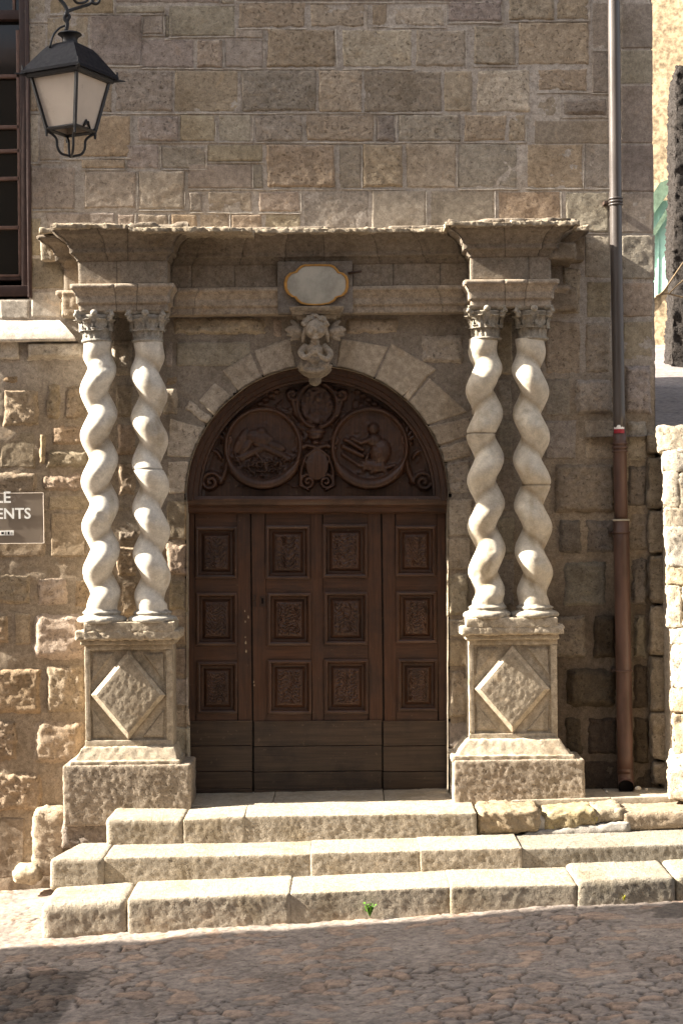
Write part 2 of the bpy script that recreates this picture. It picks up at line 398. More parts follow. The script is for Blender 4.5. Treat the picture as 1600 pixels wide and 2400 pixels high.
# ------------------------------------------------------------------ the building
XR0 = float(P(1531, 700, 0)[0])            # right corner of the facade
bld = empty('stone_building', (0, 2.5, -.5), 'old ashlar stone building with twisted column doorway and brown window', 'building')
TONE = {'w': (.376, .308, .232), 'g': (.345, .296, .242), 'd': (.285, .242, .195), 'l': (.460, .396, .318), 'o': (.372, .290, .202), 's': (.358, .308, .252), 'k': (.110, .084, .061), 'c': (.410, .346, .268)}  # k: dark tone with the lower right wall's shade in it
MORT = (.44, .39, .335); MORTW = (.290, .232, .170)
wall = MB()
# joint / mortar sheet with the door and window openings left out
sx = np.arange(-2.75, XR0+.001, .025); sx[-1] = XR0-.004; sz = np.arange(-1.0, 8.0, .025)
gxx, gzz = np.meshgrid(sx, sz, indexing='ij')
bpts = np.stack([gxx, 0*gxx, gzz], -1)
bpts[..., 1] = -.0015 - (.0035+.006*sstep(3.2, 2.8, gzz))*fbm(bpts, 14, 5, 2) - .003*fbm(bpts, 2, 2, 3)
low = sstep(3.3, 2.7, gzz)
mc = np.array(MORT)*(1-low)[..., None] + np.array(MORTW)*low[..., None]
shade_lr = (sstep(1.35, 1.5, gxx)*sstep(1.9, 1.2, gzz))[..., None]; mc = mc*(1-shade_lr) + np.array((.118, .092, .068))*shade_lr  # mortar darkened at lower right, shade put into its colour
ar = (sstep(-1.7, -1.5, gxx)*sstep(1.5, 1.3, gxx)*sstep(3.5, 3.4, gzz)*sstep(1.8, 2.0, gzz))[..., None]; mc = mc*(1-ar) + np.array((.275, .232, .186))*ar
mc = mc*(1+.12*fbm(bpts, 4, 3, 9))[..., None]
fc = gf(len(sx), len(sz)); cen = bpts.reshape(-1, 3)[fc].mean(1)
A0 = P(743, 1165, 0); RA = 308*DY/F
JL = float(P(437, 1500, 0)[0]); JR = float(P(1049, 1500, 0)[0])
inside = (np.hypot(cen[:, 0]-A0[0], cen[:, 2]-A0[2]) < RA+.01) & (cen[:, 2] > A0[2]-.02)
inside |= (cen[:, 0] > JL-.012) & (cen[:, 0] < JR+.012) & (cen[:, 2] < A0[2]) & (cen[:, 2] > -.06)
WX1 = float(P(62, 350, 0)[0]); WZ0 = float(P(60, 698, 0)[2])
inside |= (cen[:, 0] < WX1) & (cen[:, 2] > WZ0)
wall.add(bpts, fc[~inside], mc.reshape(-1, 3), .9)
# stones: x0 y0 x1 y1 tone finish   finishes: n dressed, s smooth, p pitted, r rock-faced, R very rough, b boulder
FIN = {'n': dict(out=.006, bev=.010, rnd=.008, rough=.0022, ew=.005, rg=1.), 's': dict(out=.005, bev=.008, rnd=.004, rough=.0008, ew=.002, rg=.35),
       'p': dict(out=.008, bev=.014, rnd=.012, rough=.0038, ew=.007, rg=1.4, rf=30), 'r': dict(out=.018, bev=.03, rnd=.02, rough=.0065, ew=.012, rg=1.4, rf=20),
       'R': dict(out=.020, bev=.03, rnd=.03, rough=.010, ew=.02, rg=1.5, rf=24), 'b': dict(out=.032, bev=.06, rnd=.06, rough=.007, ew=.018, rg=1.2, rf=12)}
UP = """
62 -30 108 47 l p;118 -30 265 31 o s;273 -30 512 7 g n;518 -30 548 9 g n;556 -35 1176 2 d s
273 13 385 31 g n;397 14 551 84 s n;558 5 714 64 w p;726 9 856 62 w p;871 10 905 60 w n;918 14 1042 61 l p;1050 2 1175 50 g p;1193 -30 1297 47 w p;1304 -30 1377 46 w p
66 56 107 160 l p;110 40 207 152 w n;212 36 331 152 g n;335 36 382 80 s n;388 36 398 88 d n;332 93 454 158 s n;463 94 522 158 w p;528 88 616 158 g n;626 68 785 158 w p;553 69 617 90 g n
803 70 965 158 l p;975 70 1088 158 s p;1110 62 1207 152 g p;1214 54 1377 152 w p;1388 8 1424 115 g s;1388 120 1424 217 d n
69 166 262 262 w p;272 166 404 262 g p;410 166 559 262 w n;567 166 743 262 d p;748 166 846 262 w p;852 166 1033 262 d p;1041 166 1105 262 w n;1118 164 1242 262 l p;1259 162 1375 214 w p;1259 224 1308 272 w n;1316 226 1424 272 d r
70 271 90 380 l n;94 275 140 375 g s;150 272 306 368 o n;322 271 417 330 s p;423 270 504 331 w n;513 270 589 331 s n;598 270 709 331 g p;718 270 874 331 w p;881 270 925 331 d p;931 270 1077 331 g p;1087 270 1184 331 w p;1190 270 1230 331 w p;1253 284 1424 336 d s
192 374 292 394 w n;296 340 372 394 s n;380 343 481 394 g n;487 340 616 378 w n;443 386 590 440 d s;594 386 617 440 d n;625 340 784 440 o p;795 340 845 440 d n;850 340 944 440 o p;953 338 1067 440 w n;1073 338 1210 440 s n;1234 338 1364 440 o n;1370 338 1424 440 s n
72 392 176 490 s n;200 402 318 488 s n;327 402 431 490 s n;445 450 474 496 g n;488 450 590 496 w n;606 450 702 496 w n;712 448 864 540 s n;872 448 996 540 s s;1010 448 1156 540 s s;1168 450 1311 540 o n;1325 450 1424 545 s n
74 512 96 600 w n;110 500 270 540 s n;276 503 315 545 w n;324 503 394 545 w n;403 503 462 545 o n;469 503 536 545 w n;542 503 614 545 o n;622 503 703 545 w n
74 606 150 676 d n;74 684 145 745 c s;0 702 70 748 c s
1455 8 1527 112 d s;1455 118 1527 195 s s;1455 202 1527 334 d s;1455 339 1529 448 d s;1455 453 1530 546 s s;1455 552 1531 654 s n;1455 660 1531 744 w n;1370 552 1430 650 s n;1372 658 1432 746 w n;1310 625 1364 740 w r
1458 752 1530 845 w n;1458 852 1529 975 s r;1275 752 1360 878 w p;1368 752 1432 878 w r;1275 886 1336 974 d n;1346 886 1438 974 s r
"""
LOW = """
0 799 48 845 c n;62 799 205 845 c r;0 878 46 902 o R
6 910 96 1002 w r;104 894 146 986 w R;150 898 206 986 w R;0 1012 84 1098 d n;90 1015 112 1090 w r;118 994 212 1046 o r;106 1054 212 1100 g r;100 1108 214 1152 w R;114 1160 208 1196 w n;118 1202 204 1306 w n;-60 1104 92 1196 w r
-60 1202 108 1306 w n;-40 1340 76 1422 w R;88 1352 162 1422 l r;172 1356 214 1424 o r;-40 1440 24 1512 w r;34 1436 74 1512 w n;74 1432 206 1552 l b
-40 1564 100 1674 o r;106 1558 202 1672 w r;-40 1684 46 1786 w R;74 1684 202 1794 w b;-40 1806 104 1905 w R;-60 1915 60 2060 d n
262 790 314 884 d r;268 896 316 982 d r;272 990 322 1072 w r;272 1080 322 1166 w r;274 1174 322 1200 g n;272 1240 324 1272 d r;272 1280 326 1356 w r;280 1362 328 1446 w r;
386 880 420 905 w r;400 742 626 790 w R;636 744 664 792 w r;413 800 588 860 g n;385 800 406 862 g n;380 905 420 975 l r
390 1172 438 1266 g n;388 1272 438 1352 w r;392 1358 438 1436 w r;394 1442 438 1512 w n;398 1518 438 1582 g n;398 1588 440 1655 g n;404 1662 444 1700 w n;408 1702 446 1790 g n
808 742 936 786 w r;985 782 1088 856 l r;1050 1168 1108 1256 c n;1048 1260 1104 1336 w n;1048 1342 1104 1446 w r;1050 1452 1104 1492 w n;1050 1498 1104 1562 o n;1050 1568 1104 1686 w r;1050 1692 1104 1755 d n
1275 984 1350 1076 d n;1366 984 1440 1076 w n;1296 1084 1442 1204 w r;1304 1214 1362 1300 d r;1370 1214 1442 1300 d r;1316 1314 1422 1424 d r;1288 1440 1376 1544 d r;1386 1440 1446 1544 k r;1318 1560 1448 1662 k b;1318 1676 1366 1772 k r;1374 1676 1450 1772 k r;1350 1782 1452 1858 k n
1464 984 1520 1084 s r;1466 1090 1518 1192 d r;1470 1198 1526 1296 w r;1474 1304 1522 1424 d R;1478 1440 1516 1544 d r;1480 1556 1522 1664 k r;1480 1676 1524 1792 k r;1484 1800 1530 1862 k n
1100 880 1150 975 w r;1165 752 1200 880 w n;1165 890 1200 975 s n;1165 985 1202 1076 d n;1165 1086 1204 1200 d n;1165 1210 1206 1300 d n;1165 1310 1206 1420 d n;1108 985 1150 1076 w r;
"""
sd = 100
for row in (UP+LOW).replace('\n', ';').split(';'):
    q = row.split()
    if len(q) < 6: continue
    x0, y0, x1, y1 = map(float, q[:4]); t, fn = q[4], q[5]; sd += 13
    e_ = 2.0 if fn in 'nsp' and y1 < 700 else 0; mf, w_, h_ = quad(x0-e_, y0-e_, x1+e_, y1+e_, 1.2 if fn in 'ns' else 2.2)
    c = np.array(TONE[t])*random.uniform(.9, 1.1)*np.array([1, random.uniform(.97, 1.03), random.uniform(.94, 1.05)])
    k = dict(FIN[fn]); 
    if y0 in (684, 702): c = np.array((.54, .485, .41))
    if y0 == 799: k['out'] = .05; c = np.array((.50, .44, .36))
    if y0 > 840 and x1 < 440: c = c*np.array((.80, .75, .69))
    if x0 > 1270 and y0 > 1080: c = c*.60       # portal shade on the lower right wall put into the stone colour
    k['out'] *= random.uniform(.7, 1.9); k['tilt'] = random.uniform(-.006, .006)
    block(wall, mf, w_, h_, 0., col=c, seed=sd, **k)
rp = random.Random(5)
def ribbon(xa, ya, xb_, yb_, wpx):
    n = max(6, int(math.hypot(xb_-xa, yb_-ya)/5)); t = np.linspace(0, 1, n); X_ = xa+(xb_-xa)*t; Y_ = ya+(yb_-ya)*t
    B = P(X_, Y_, 0.); wob = fbm(B, 6, 3, 88)*2.2; ww = wpx*(.75+.7*fbm(B, 14, 3, 89))*np.clip(sstep(0, .04, t)*sstep(1, .96, t)+.2, 0, 1)
    hz = abs(xb_-xa) > abs(yb_-ya); V = []
    for s_, o_ in ((-1, .002), (-.6, -.0095), (.6, -.0095), (1, .002)):
        V.append(P(X_+(0 if hz else wob+s_*ww), Y_+(wob+s_*ww if hz else 0), o_))
    V = np.stack(V, 1); V[..., 1] -= .002*fbm(V, 30, 2, 90)
    wall.add(V, gf(n, 4), np.array((.50, .45, .385))*rp.uniform(.72, 1.08), .6)
for row in UP.replace('\n', ';').split(';'):
    q = row.split()
    if len(q) < 6: continue
    x0, y0, x1, y1 = map(float, q[:4])
    if y1 > 560 or x0 > 1440 or y1 < 0: continue
    if rp.random() < .85: ribbon(x0-2, y1+4, x1+5, y1+4, rp.uniform(1.3, 2.4))
    if rp.random() < .6: ribbon(x1+3.5, max(y0, -20)-1, x1+3.5, y1+2, rp.uniform(1.1, 2.2))
wall.build('wall', M['stone'], bld)
# arch stones, in polar px coordinates about the arch centre
arch = MB()
def polar(a0, a1, r0, r1):
    def m(U, V):
        a = np.radians(a0+(a1-a0)*U); r = r1+(r0-r1)*V
        return 743+r*np.cos(a), 1165-r*np.sin(a)
    k = DY/F
    return m, abs(R(a1-a0))*(r0+r1)/2*k, abs(r1-r0)*k
def vous(a0, a1, o0, o1, bulge=6):
    def m(U, V):
        a = np.radians(a0+(a1-a0)*U); ix, iy = 743+308*np.cos(a), 1165-308*np.sin(a)
        ox, oy = o0[0]+(o1[0]-o0[0])*U, o0[1]+(o1[1]-o0[1])*U
        return ox+(ix-ox)*V, oy+(iy-oy)*V
    k = DY/F; am = R((a0+a1)/2)
    return m, (abs(R(a1-a0))*308+math.dist(o0, o1))/2*k, math.dist((743+308*math.cos(am), 1165-308*math.sin(am)), ((o0[0]+o1[0])/2, (o0[1]+o1[1])/2))*k
for a0, a1, o0, o1, t, fn in ((113.8, 99, (592, 820), (683, 790), 'l', 'n'), (126.8, 114.3, (520, 868), (588, 824), 'l', 'n'), (141.8, 129.5, (464, 940), (504, 894), 'l', 'n'), (147, 142.6, (432, 958), (444, 934), 'l', 'p'), (163, 148, (390, 1070), (398, 978), 'l', 'p'), (178.5, 164, (394, 1160), (390, 1080), 'l', 'p'),
                              (81.8, 64.7, (796, 792), (911, 812), 'c', 's'), (64.1, 49.8, (916, 803), (1024, 866), 'c', 's'), (49.4, 46.5, (978, 884), (1001, 885), 'c', 's'), (46.1, 33.2, (1006, 885), (1098, 966), 'c', 's'), (32.7, 22.7, (1102, 976), (1102, 1022), 'w', 'n'), (22.2, 15.4, (1104, 1028), (1104, 1070), 'w', 'p'), (15, 1.5, (1104, 1076), (1104, 1160), 's', 'r')):
    sd += 11; mf, w_, h_ = vous(a0, a1, o0, o1); k = dict(FIN[fn]); k['out'] = .010; k['bev'] = .009
    tn = (1.04, 1.02, .99) if t == 'c' else (1.12, 1.10, 1.08) if a0 > 147 else (.98, .97, .96)  # lower left arch stones paler, sunlight put into their colour
    block(arch, mf, w_, h_, 0., col=np.array(TONE[t])*np.array(tn)*random.uniform(.93, 1.06), seed=sd, **k)
# soffit and jambs of the opening
ang = np.linspace(0, math.pi, 60)
path = [(1049, y) for y in np.linspace(1866, 1165, 30)] + [(743+307*math.cos(a), 1165-307*math.sin(a)) for a in ang] + [(437, y) for y in np.linspace(1165, 1866, 30)]
pp = P(np.array(path)[:, 0], np.array(path)[:, 1], 0.)
dep = np.linspace(-.014, .26, 12)
V = np.stack([np.broadcast_to(pp[:, None, 0], (len(pp), 12)), np.broadcast_to(dep[None, :], (len(pp), 12)), np.broadcast_to(pp[:, None, 2], (len(pp), 12))], -1).copy()
V[:, :, 0] += .003*fbm(V, 12, 3, 4); V[:, :, 2] += .003*fbm(V, 12, 3, 5)
arch.add(V, gf(len(pp), 12), (.34, .285, .215), 1.)
arch.build('arch_surround', M['stone'], bld)
# solid core of the building, returns, roof
core = MB()
def plate(mb, pts, col=(.3, .25, .2), rg=.6): mb.add(pts, [tuple(range(len(pts)))], col, rg)
H = 7.0; BX0 = -9.0; BD = 5.0
plate(core, [(XR0, 0, -1), (XR0, BD, -1), (XR0, BD, H), (XR0, 0, H)])
plate(core, [(BX0, BD, -1), (XR0, BD, -1), (XR0, BD, H), (BX0, BD, H)])
plate(core, [(BX0, 0, -1.6), (BX0, BD, -1.6), (BX0, BD, H), (BX0, 0, H)])
plate(core, [(BX0, 0, -1.6), (-2.74, 0, -1.6), (-2.74, 0, H), (BX0, 0, H)])
plate(core, [(-2.8, .35, -1), (XR0, .35, -1), (XR0, .35, H), (-2.8, .35, H)], (.05, .04, .03))
core.build('side_wall', M['stone'], bld)
# corner quoins on the side, ragged edge
qn = MB()
for y0, y1 in ((-30, 112), (118, 195), (202, 334), (339, 448), (453, 546), (552, 654), (660, 744), (752, 845), (852, 940)):
    z1 = P(1531, y0, 0)[2]; z0 = P(1531, y1, 0)[2]; sd += 7
    rock(qn, boxC(XR0-.03, XR0+.006, .002, .5, z0, z1), .03, .012, .006, 16, np.array(TONE['s'])*random.uniform(.85, 1.1), 1., sd)
qn.build('quoins', M['stone'], bld)
rf = MB()
for x0, x1 in ((BX0-.3, XR0+.35),):
    rf.add([(x0, -.22, H), (x1, -.22, H), (x1, 2.5, H+1.5), (x0, 2.5, H+1.5), (x0, 5.5, H), (x1, 5.5, H), (x0, -.22, H-.12), (x1, -.22, H-.12), (x0, 5.5, H-.12), (x1, 5.5, H-.12)],
           [(0, 1, 2, 3), (3, 2, 5, 4), (0, 6, 7, 1), (4, 5, 9, 8), (6, 8, 9, 7), (0, 3, 4, 8, 6), (1, 7, 9, 5, 2)])
rf.build('roof', M['roof'], bld, smooth=False)
# window
win = MB(); YW = .10
hard(win, pbox(48, -40, 64, 672, .02, .12), .004)
hard(win, pbox(62, -40, 71, 697, -.03, .10), .004)
hard(win, pbox(-520, 672, 70, 697, .0, .12), .004)
hard(win, pbox(-520, 26, 50, 48, .03, .12), .003)
hard(win, pbox(-520, 650, 50, 660, .04, .12), .003)
wf = win.build('window', M['frame_brown'], bld); wf['label'] = 'brown painted multi-pane window frame'
mun = MB()
for y in (181, 300, 356, 421, 536): hard(mun, pbox(-520, y-4, 46, y+4, .05, .10), .002)
for y in (652,): hard(mun, pbox(-520, y-6, 46, y-1, .035, .10), .002)
hard(mun, pbox(41, 70, 48, 652, .05, .10), .002); hard(mun, pbox(30, -40, 36, 28, .05, .1), .002); hard(mun, pbox(-130, -40, -122, 652, .05, .1), .002)
mun.build('glazing_bars', M['muntin'], wf)
gl = MB(); rock(gl, pbox(-520, -40, 50, 655, .085, .095), 9, .001, 0); gl.build('pane', M['dkglass'], wf)
# weathered sloping sill
sl = MB()
z_t, z_b = P(70, 750, 0)[2], P(70, 793, -.10)[2]; xr_t, xr_b = P(139, 750, 0)[0], P(177, 790, -.10)[0]
nn = 40; xx = np.linspace(-2.9, 1, nn)
tt = np.linspace(0, 1, nn)
rows = []
for yy, zz, xe in ((.0, z_t, xr_t), (-.02, z_t-.02, xr_t+.02), (-.05, z_t-.055, xr_t+.055), (-.10, z_b, xr_b), (-.10, z_b-.018, xr_b), (-.04, z_b-.020, xr_b)):
    xs_ = -2.9 + (xe+2.9)*tt; rows.append(np.stack([xs_, 0*xs_+yy, 0*xs_+zz], -1))
V = np.stack(rows, 1); V[..., 2] += .002*fbm(V, 9, 3, 3)
sl.add(V, gf(nn, len(rows)), (.56, .50, .43), .3)
sl.add([(xr_t, 0, z_t), (xr_b, -.10, z_b), (xr_b, -.10, z_b-.018), (xr_b+.002, 0.01, z_b-.018), (xr_b, 0.01, z_b)], [(0, 1, 4), (1, 2, 3, 4)], (.56, .50, .43), .3)
sl.build('window_sill', M['carved'], bld)

# ------------------------------------------------------------------ steps
stp = empty('stone_steps', P(800, 2150, -1.5), 'worn pale stone steps of three treads climbing to the wooden door', 'steps')
SC = (.375, .320, .246)
def step_stone(mb, xl, xr, tl, tr, bl, br, Yf, Yb, r=.007, amp=.0024, col=SC, big=.004, lch=None, sh=.0):
    """photo px: xl..xr, top-front edge tl/tr, riser bottom bl/br"""
    global sd; sd += 17; tl += random.uniform(-2, 2); tr += random.uniform(-2, 2); Yf = Yf+random.uniform(-.012, .012)
    a, b_ = P(xl, tl, Yf), P(xr, tr, Yf); c, d = P(xl, bl, Yf), P(xr, br, Yf)
    g = -.002
    C = [[[(a[0]+g, Yf, c[2]-.05), (a[0]+g, Yf, a[2])], [(a[0]+g, Yb, c[2]-.05), (a[0]+g+sh, Yb, a[2]+.004)]],
         [[(b_[0]-g, Yf, d[2]-.05), (b_[0]-g, Yf, b_[2])], [(b_[0]-g, Yb, d[2]-.05), (b_[0]-g, Yb, b_[2]+.004)]]]
    rock(mb, C, .0125, r, amp, 18, np.array(col)*random.uniform(.93, 1.05), 1.2, sd, big, 2.5)
def lerp(tab, x):
    return float(np.interp(x, [t[0] for t in tab], [t[1] for t in tab]))
T1 = [(250, 1920), (430, 1920), (573, 1914), (800, 1908), (1116, 1904), (1620, 1890)]; B1 = [(250, 1986), (430, 1982), (573, 1978), (800, 1968), (1116, 1957), (1620, 1935)]
T2 = [(115, 2012), (245, 2010), (500, 2006), (800, 1998), (1185, 1989), (1620, 1976)]; B2_ = [(115, 2072), (245, 2070), (500, 2064), (800, 2058), (1100, 2050), (1620, 2036)]
T3 = [(95, 2118), (300, 2106), (500, 2099), (680, 2092), (800, 2087), (1050, 2078), (1350, 2071), (1620, 2056)]; B3 = [(95, 2196), (400, 2172), (640, 2160), (800, 2152), (1055, 2139), (1350, 2121), (1620, 2102)]
Y1, Y2, Y3 = -.80, -1.25, -1.73
mb = MB()
for xl, xr in ((250, 430), (430, 573), (573, 1116)): step_stone(mb, xl, xr, lerp(T1, xl), lerp(T1, xr), lerp(B1, xl), lerp(B1, xr), Y1, -.30, .028 if xl == 250 else .010)
# landing slabs behind the nosing
for i, (xl, xr) in enumerate(((300, 640), (640, 900), (900, 1190), (1190, 1420), (1420, 1640))):
    z = [float(P(x, lerp(T1, x), Y1)[2]) for x in (xl, xr)]; a, b_ = P(xl, 1880, -.2)[0], P(xr, 1880, -.2)[0]
    yf = -.30 if i < 3 else -.42; dz = .0 if i < 3 else .012; sd += 3
    C = [[[(a+.002, yf, -.3), (a+.002, yf, z[0]+dz)], [(a+.002, .40, -.3), (a+.002, .40, z[0]+.012)]], [[(b_-.002, yf, -.3), (b_-.002, yf, z[1]+dz)], [(b_-.002, .40, -.3), (b_-.002, .40, z[1]+.012)]]]
    rock(mb, C, .03, .006, .003, 12, np.array(SC)*random.uniform(.85, 1.), .8, sd, .004)
mb.build('top_step', M['step'], stp)
mb = MB()
for xl, xr in ((115, 245), (245, 728), (728, 985), (985, 1222), (1222, 1640)):
    step_stone(mb, xl, xr, lerp(T2, xl), lerp(T2, xr), lerp(B2_, xl), lerp(B2_, xr), Y2, -.72,   .032 if xl == 115 else .010, col=SC if xl < 1200 else (.26, .23, .185), sh=.12 if xl == 115 else 0)
mb.build('middle_step', M['step'], stp)
mb = MB()
for xl, xr, rr, c in ((95, 300, .05, SC), (300, 680, .018, SC), (680, 1055, .010, SC), (1055, 1350, .014, SC)):
    step_stone(mb, xl, xr, lerp(T3, xl), lerp(T3, xr), lerp(B3, xl), lerp(B3, xr), Y3, -1.18, rr, .0022, c, .004)
step_stone(mb, 1352, 1582, 2064, 2056, 2121, 2106, Y3-.01, -1.18, .03, .004, (.30, .262, .205), .012)
step_stone(mb, 1584, 1660, 2054, 2050, 2106, 2100, Y3, -1.18, .03, .004, (.33, .285, .21), .012)
mb.build('bottom_step', M['step'], stp)
# rough edge stones right of the landing
def edge_stone(C, col, mat, label, amp=.014):
    global sd; sd += 5
    mb = MB(); rock(mb, C, .018, .035, amp, 12, col, 1.2, sd, .012, 4); o = mb.build('edge_stone', mat, stp); o['label'] = label
def skew(x0, x1, tl, tr, bl, br, Yf, Yb):
    a, b_, c, d = P(x0, tl, Yf), P(x1, tr, Yf), P(x0, bl, Yf), P(x1, br, Yf)
    return [[[tuple(c), tuple(a)], [(c[0], Yb, c[2]), (a[0], Yb, a[2]+.01)]], [[tuple(d), tuple(b_)], [(d[0], Yb, d[2]), (b_[0], Yb, b_[2]+.01)]]]
edge_stone(skew(1120, 1268, 1902, 1898, 1962, 1952, -.78, -.25), (.34, .265, .175), M['step'], 'sandy rough edge stone left of the lichened one')
edge_stone(skew(1276, 1400, 1908, 1896, 1952, 1938, -.76, -.25), (.33, .265, .16), M['lichen'], 'edge stone with bright yellow lichen on its top')
edge_stone(skew(1384, 1462, 1900, 1892, 1936, 1922, -.74, -.25), (.34, .28, .2), M['step'], 'small tilted edge stone with a pale mortar rim')
edge_stone(skew(1456, 1660, 1905, 1898, 1950, 1940, -.75, -.2), (.33, .26, .185), M['step'], 'long flat edge slab at the right end of the landing', .006)
mo = MB(); sd += 4
rock(mo, skew(1120, 1660, 1952, 1940, 1985, 1950, -.70, -.3), .02, .03, .006, 14, (.30, .275, .24), .6, sd, .01)
rock(mo, skew(1250, 1300, 1905, 1930, 1960, 1960, -.735, -.3), .02, .02, .006, 14, (.55, .5, .43), .6, sd, .01)
for q in ((1225, 1480, 1950, 1925, 1975, 1965, -.78),): rock(mo, skew(*q, -.4), .02, .04, .008, 10, (.30, .275, .24), .5, sd, .012)
mo.build('mortar_fillet', M['step'], stp)

# ------------------------------------------------------------------ pedestals
def pedestal(dx0, dx1, cap, slab, die, bm, pl, cx, label, plextra=0, ped_tone=1.):
    global sd
    root = empty('pedestal', P((pl[0]+pl[2])/2, pl[3], -.3), label, 'pedestal', 'pedestals under the twisted columns')
    c0 = np.array((.40, .335, .25))*ped_tone  # base colour times a tone factor per pedestal
    YP = -.40
    mb = MB(); sd += 9; C = pbox(*pl, YP, .02)
    C = np.array(C); C[:, :, 0, 2] -= plextra
    rock(mb, C, .0125, .016, .0035, 18, np.array((.325, .268, .205))*ped_tone, 1.4, sd, .006); mb.build('plinth', M['stone'], root)
    # base moulding: splayed
    mb = MB(); C = np.array(pbox(*bm, -.375, .02)); top = np.array(pbox(die[0]-4, bm[1], die[2]+4, bm[3], -.305, .02))
    C[0, :, 1, 0] = top[0, 0, 1, 0]; C[1, :, 1, 0] = top[1, 0, 1, 0]; C[:, 0, 1, 1] = -.325; sd += 3
    rock(mb, C, .018, .012, .006, 16, c0*1.08, .8, sd, .006)
    C2 = np.array(pbox(bm[0], bm[3]-14, bm[2], bm[3]-1, -.385, .02)); rock(mb, C2, .018, .01, .006, 18, c0*1.05, .8, sd+1, .006)
    mb.build('base_moulding', M['carved'], root)
    mb = MB(); sd += 3; rock(mb, pbox(*die, -.276, .02), .02, .006, .002, 14, c0, .6, sd, .002)
    for bx in ((die[0], die[1], die[2], die[1]+15), (die[0], die[3]-21, die[2], die[3]), (die[0], die[1]+15, die[0]+12, die[3]-21), (die[2]-15, die[1]+15, die[2], die[3]-21)): rock(mb, pbox(*bx, -.300, -.26), .02, .004, .0025, 14, c0*1.03, .7, sd+2, .002)
    d = mb.build('die', M['carved'], root)
    # raised lozenge and four corner panels on the die face
    x0, y0, x1, y1 = die[0]+13, die[1]+16, die[2]-16, die[3]-22; mx, my = (x0+x1)/2, (y0+y1)/2
    mb = MB()
    def loz(s, Y): return P([mx-(mx-x0)*s, mx, mx+(x1-mx)*s, mx], [my, my-(my-y0)*s, my, my+(y1-my)*s], Y)
    rings = [loz(1., -.270), loz(.985, -.308), loz(.85, -.336)]
    for j in range(4):
        a_, b_ = loz(1., -.2985), loz(1.15, -.2985); k = (j+1) % 4; q4 = np.array([a_[j], a_[k], b_[k], b_[j]]); bq = q4.copy(); bq[:, 1] = -.268
        lim = P(np.array([x0-1, x1+1]), np.array([y0-1, y1+1]), -.2985); q4[:, 0] = np.clip(q4[:, 0], lim[0, 0], lim[1, 0]); q4[:, 2] = np.clip(q4[:, 2], lim[1, 2], lim[0, 2]); bq[:, [0, 2]] = q4[:, [0, 2]]
        mb.add(np.concatenate([q4, bq]), [(0, 1, 2, 3), (0, 4, 5, 1), (1, 5, 6, 2), (2, 6, 7, 3), (3, 7, 4, 0)], c0*1.02, .5)
    V = np.concatenate(rings); f = []
    for k in range(2):
        for j in range(4): f.append((k*4+j, k*4+(j+1) % 4, (k+1)*4+(j+1) % 4, (k+1)*4+j))
    mb.add(V, f, c0*1.05, .4)
    mb.build('lozenge_frame', M['carved'], d, smooth=False)
    mb = MB(); n = 34; sd += 3
    U, W = np.meshgrid(np.linspace(-1, 1, n), np.linspace(-1, 1, n), indexing='ij')
    gx_ = (U-W)/2*.85; gy_ = (U+W)/2*.85
    V = P(mx+gx_*(x1-x0)/2, my+gy_*(y1-y0)/2, -.336)
    ed = np.minimum(1-np.abs(U), 1-np.abs(W)); V[..., 1] -= (.002+.0032*fbm(np.stack([V[..., 0]*1.6-V[..., 2]*.9, V[..., 1], V[..., 0]*.5+V[..., 2]*.7], -1), 46, 4, sd))*sstep(0, .12, ed) - .0
    mb.add(V, gf(n, n), c0*.93, 1.2); mb.build('lozenge_face', M['carved'], d)
    for sx_, sy_ in ((-1, -1), (1, -1), (1, 1), (-1, 1)):
        cxp, cyp = (x0+4 if sx_ < 0 else x1-4), (y0+4 if sy_ < 0 else y1-4)
        ax_, bx_ = (cxp, my-sy_*(-1)*24*1.0), (mx+sx_*22, cyp)
        ax_ = (cxp, my + sy_*34); bx_ = (mx + sx_*30, cyp)
        mb = MB(); sd += 3; n = 18
        U, W = np.meshgrid(np.linspace(0, 1, n), np.linspace(0, 1, n), indexing='ij')
        a = U*(1-W); b_ = W
        Xp = cxp + (ax_[0]-cxp)*U*1. + (bx_[0]-cxp)*W*(1-U); Yp = cyp + (ax_[1]-cyp)*U + (bx_[1]-cyp)*W*(1-U)
        V = P(Xp, Yp, -.277); e = np.minimum(np.minimum(U*2.5, W*2.5), np.minimum(1-U, 1-W)*2.5 + .0)
        V[..., 1] -= .015*sstep(.0, .16, np.minimum(U, np.minimum(W, 1-W))*2) + .003*fbm(V, 50, 4, sd)*sstep(0, .3, np.minimum(U, np.minimum(W, 1-W))*2) - .003
        mb.add(V, gf(n, n), c0*.92, 1.2); mb.build('corner_panel', M['carved'], d)
    mb = MB(); sd += 3
    rock(mb, pbox(cap[0], cap[1], cap[2], cap[1]+22, -.375, .02), .014, .016, .009, 18, c0*1.12, 1., sd, .006)
    rock(mb, pbox(cap[0]+12, cap[1]+20, cap[2]-12, cap[3], -.335, .02), .018, .012, .004, 18, c0*1.02, .8, sd+2, .003)
    mb.build('cap', M['carved'], root)
    mb = MB(); rock(mb, pbox(*slab, -.375, .0), .016, .006, .006, 22, c0*1.08, .9, sd+5, .004); mb.build('slab', M['carved'], root)
    return root
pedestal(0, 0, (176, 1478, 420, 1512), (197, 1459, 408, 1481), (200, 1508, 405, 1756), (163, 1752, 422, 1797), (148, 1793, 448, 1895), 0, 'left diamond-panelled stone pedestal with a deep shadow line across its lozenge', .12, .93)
pedestal(0, 0, (1078, 1466, 1322, 1500), (1092, 1448, 1306, 1470), (1098, 1496, 1305, 1740), (1058, 1735, 1346, 1784), (1062, 1780, 1370, 1886), 0, 'right diamond-panelled stone pedestal beside the downpipe, pale and cleaner', .02, 1.08)
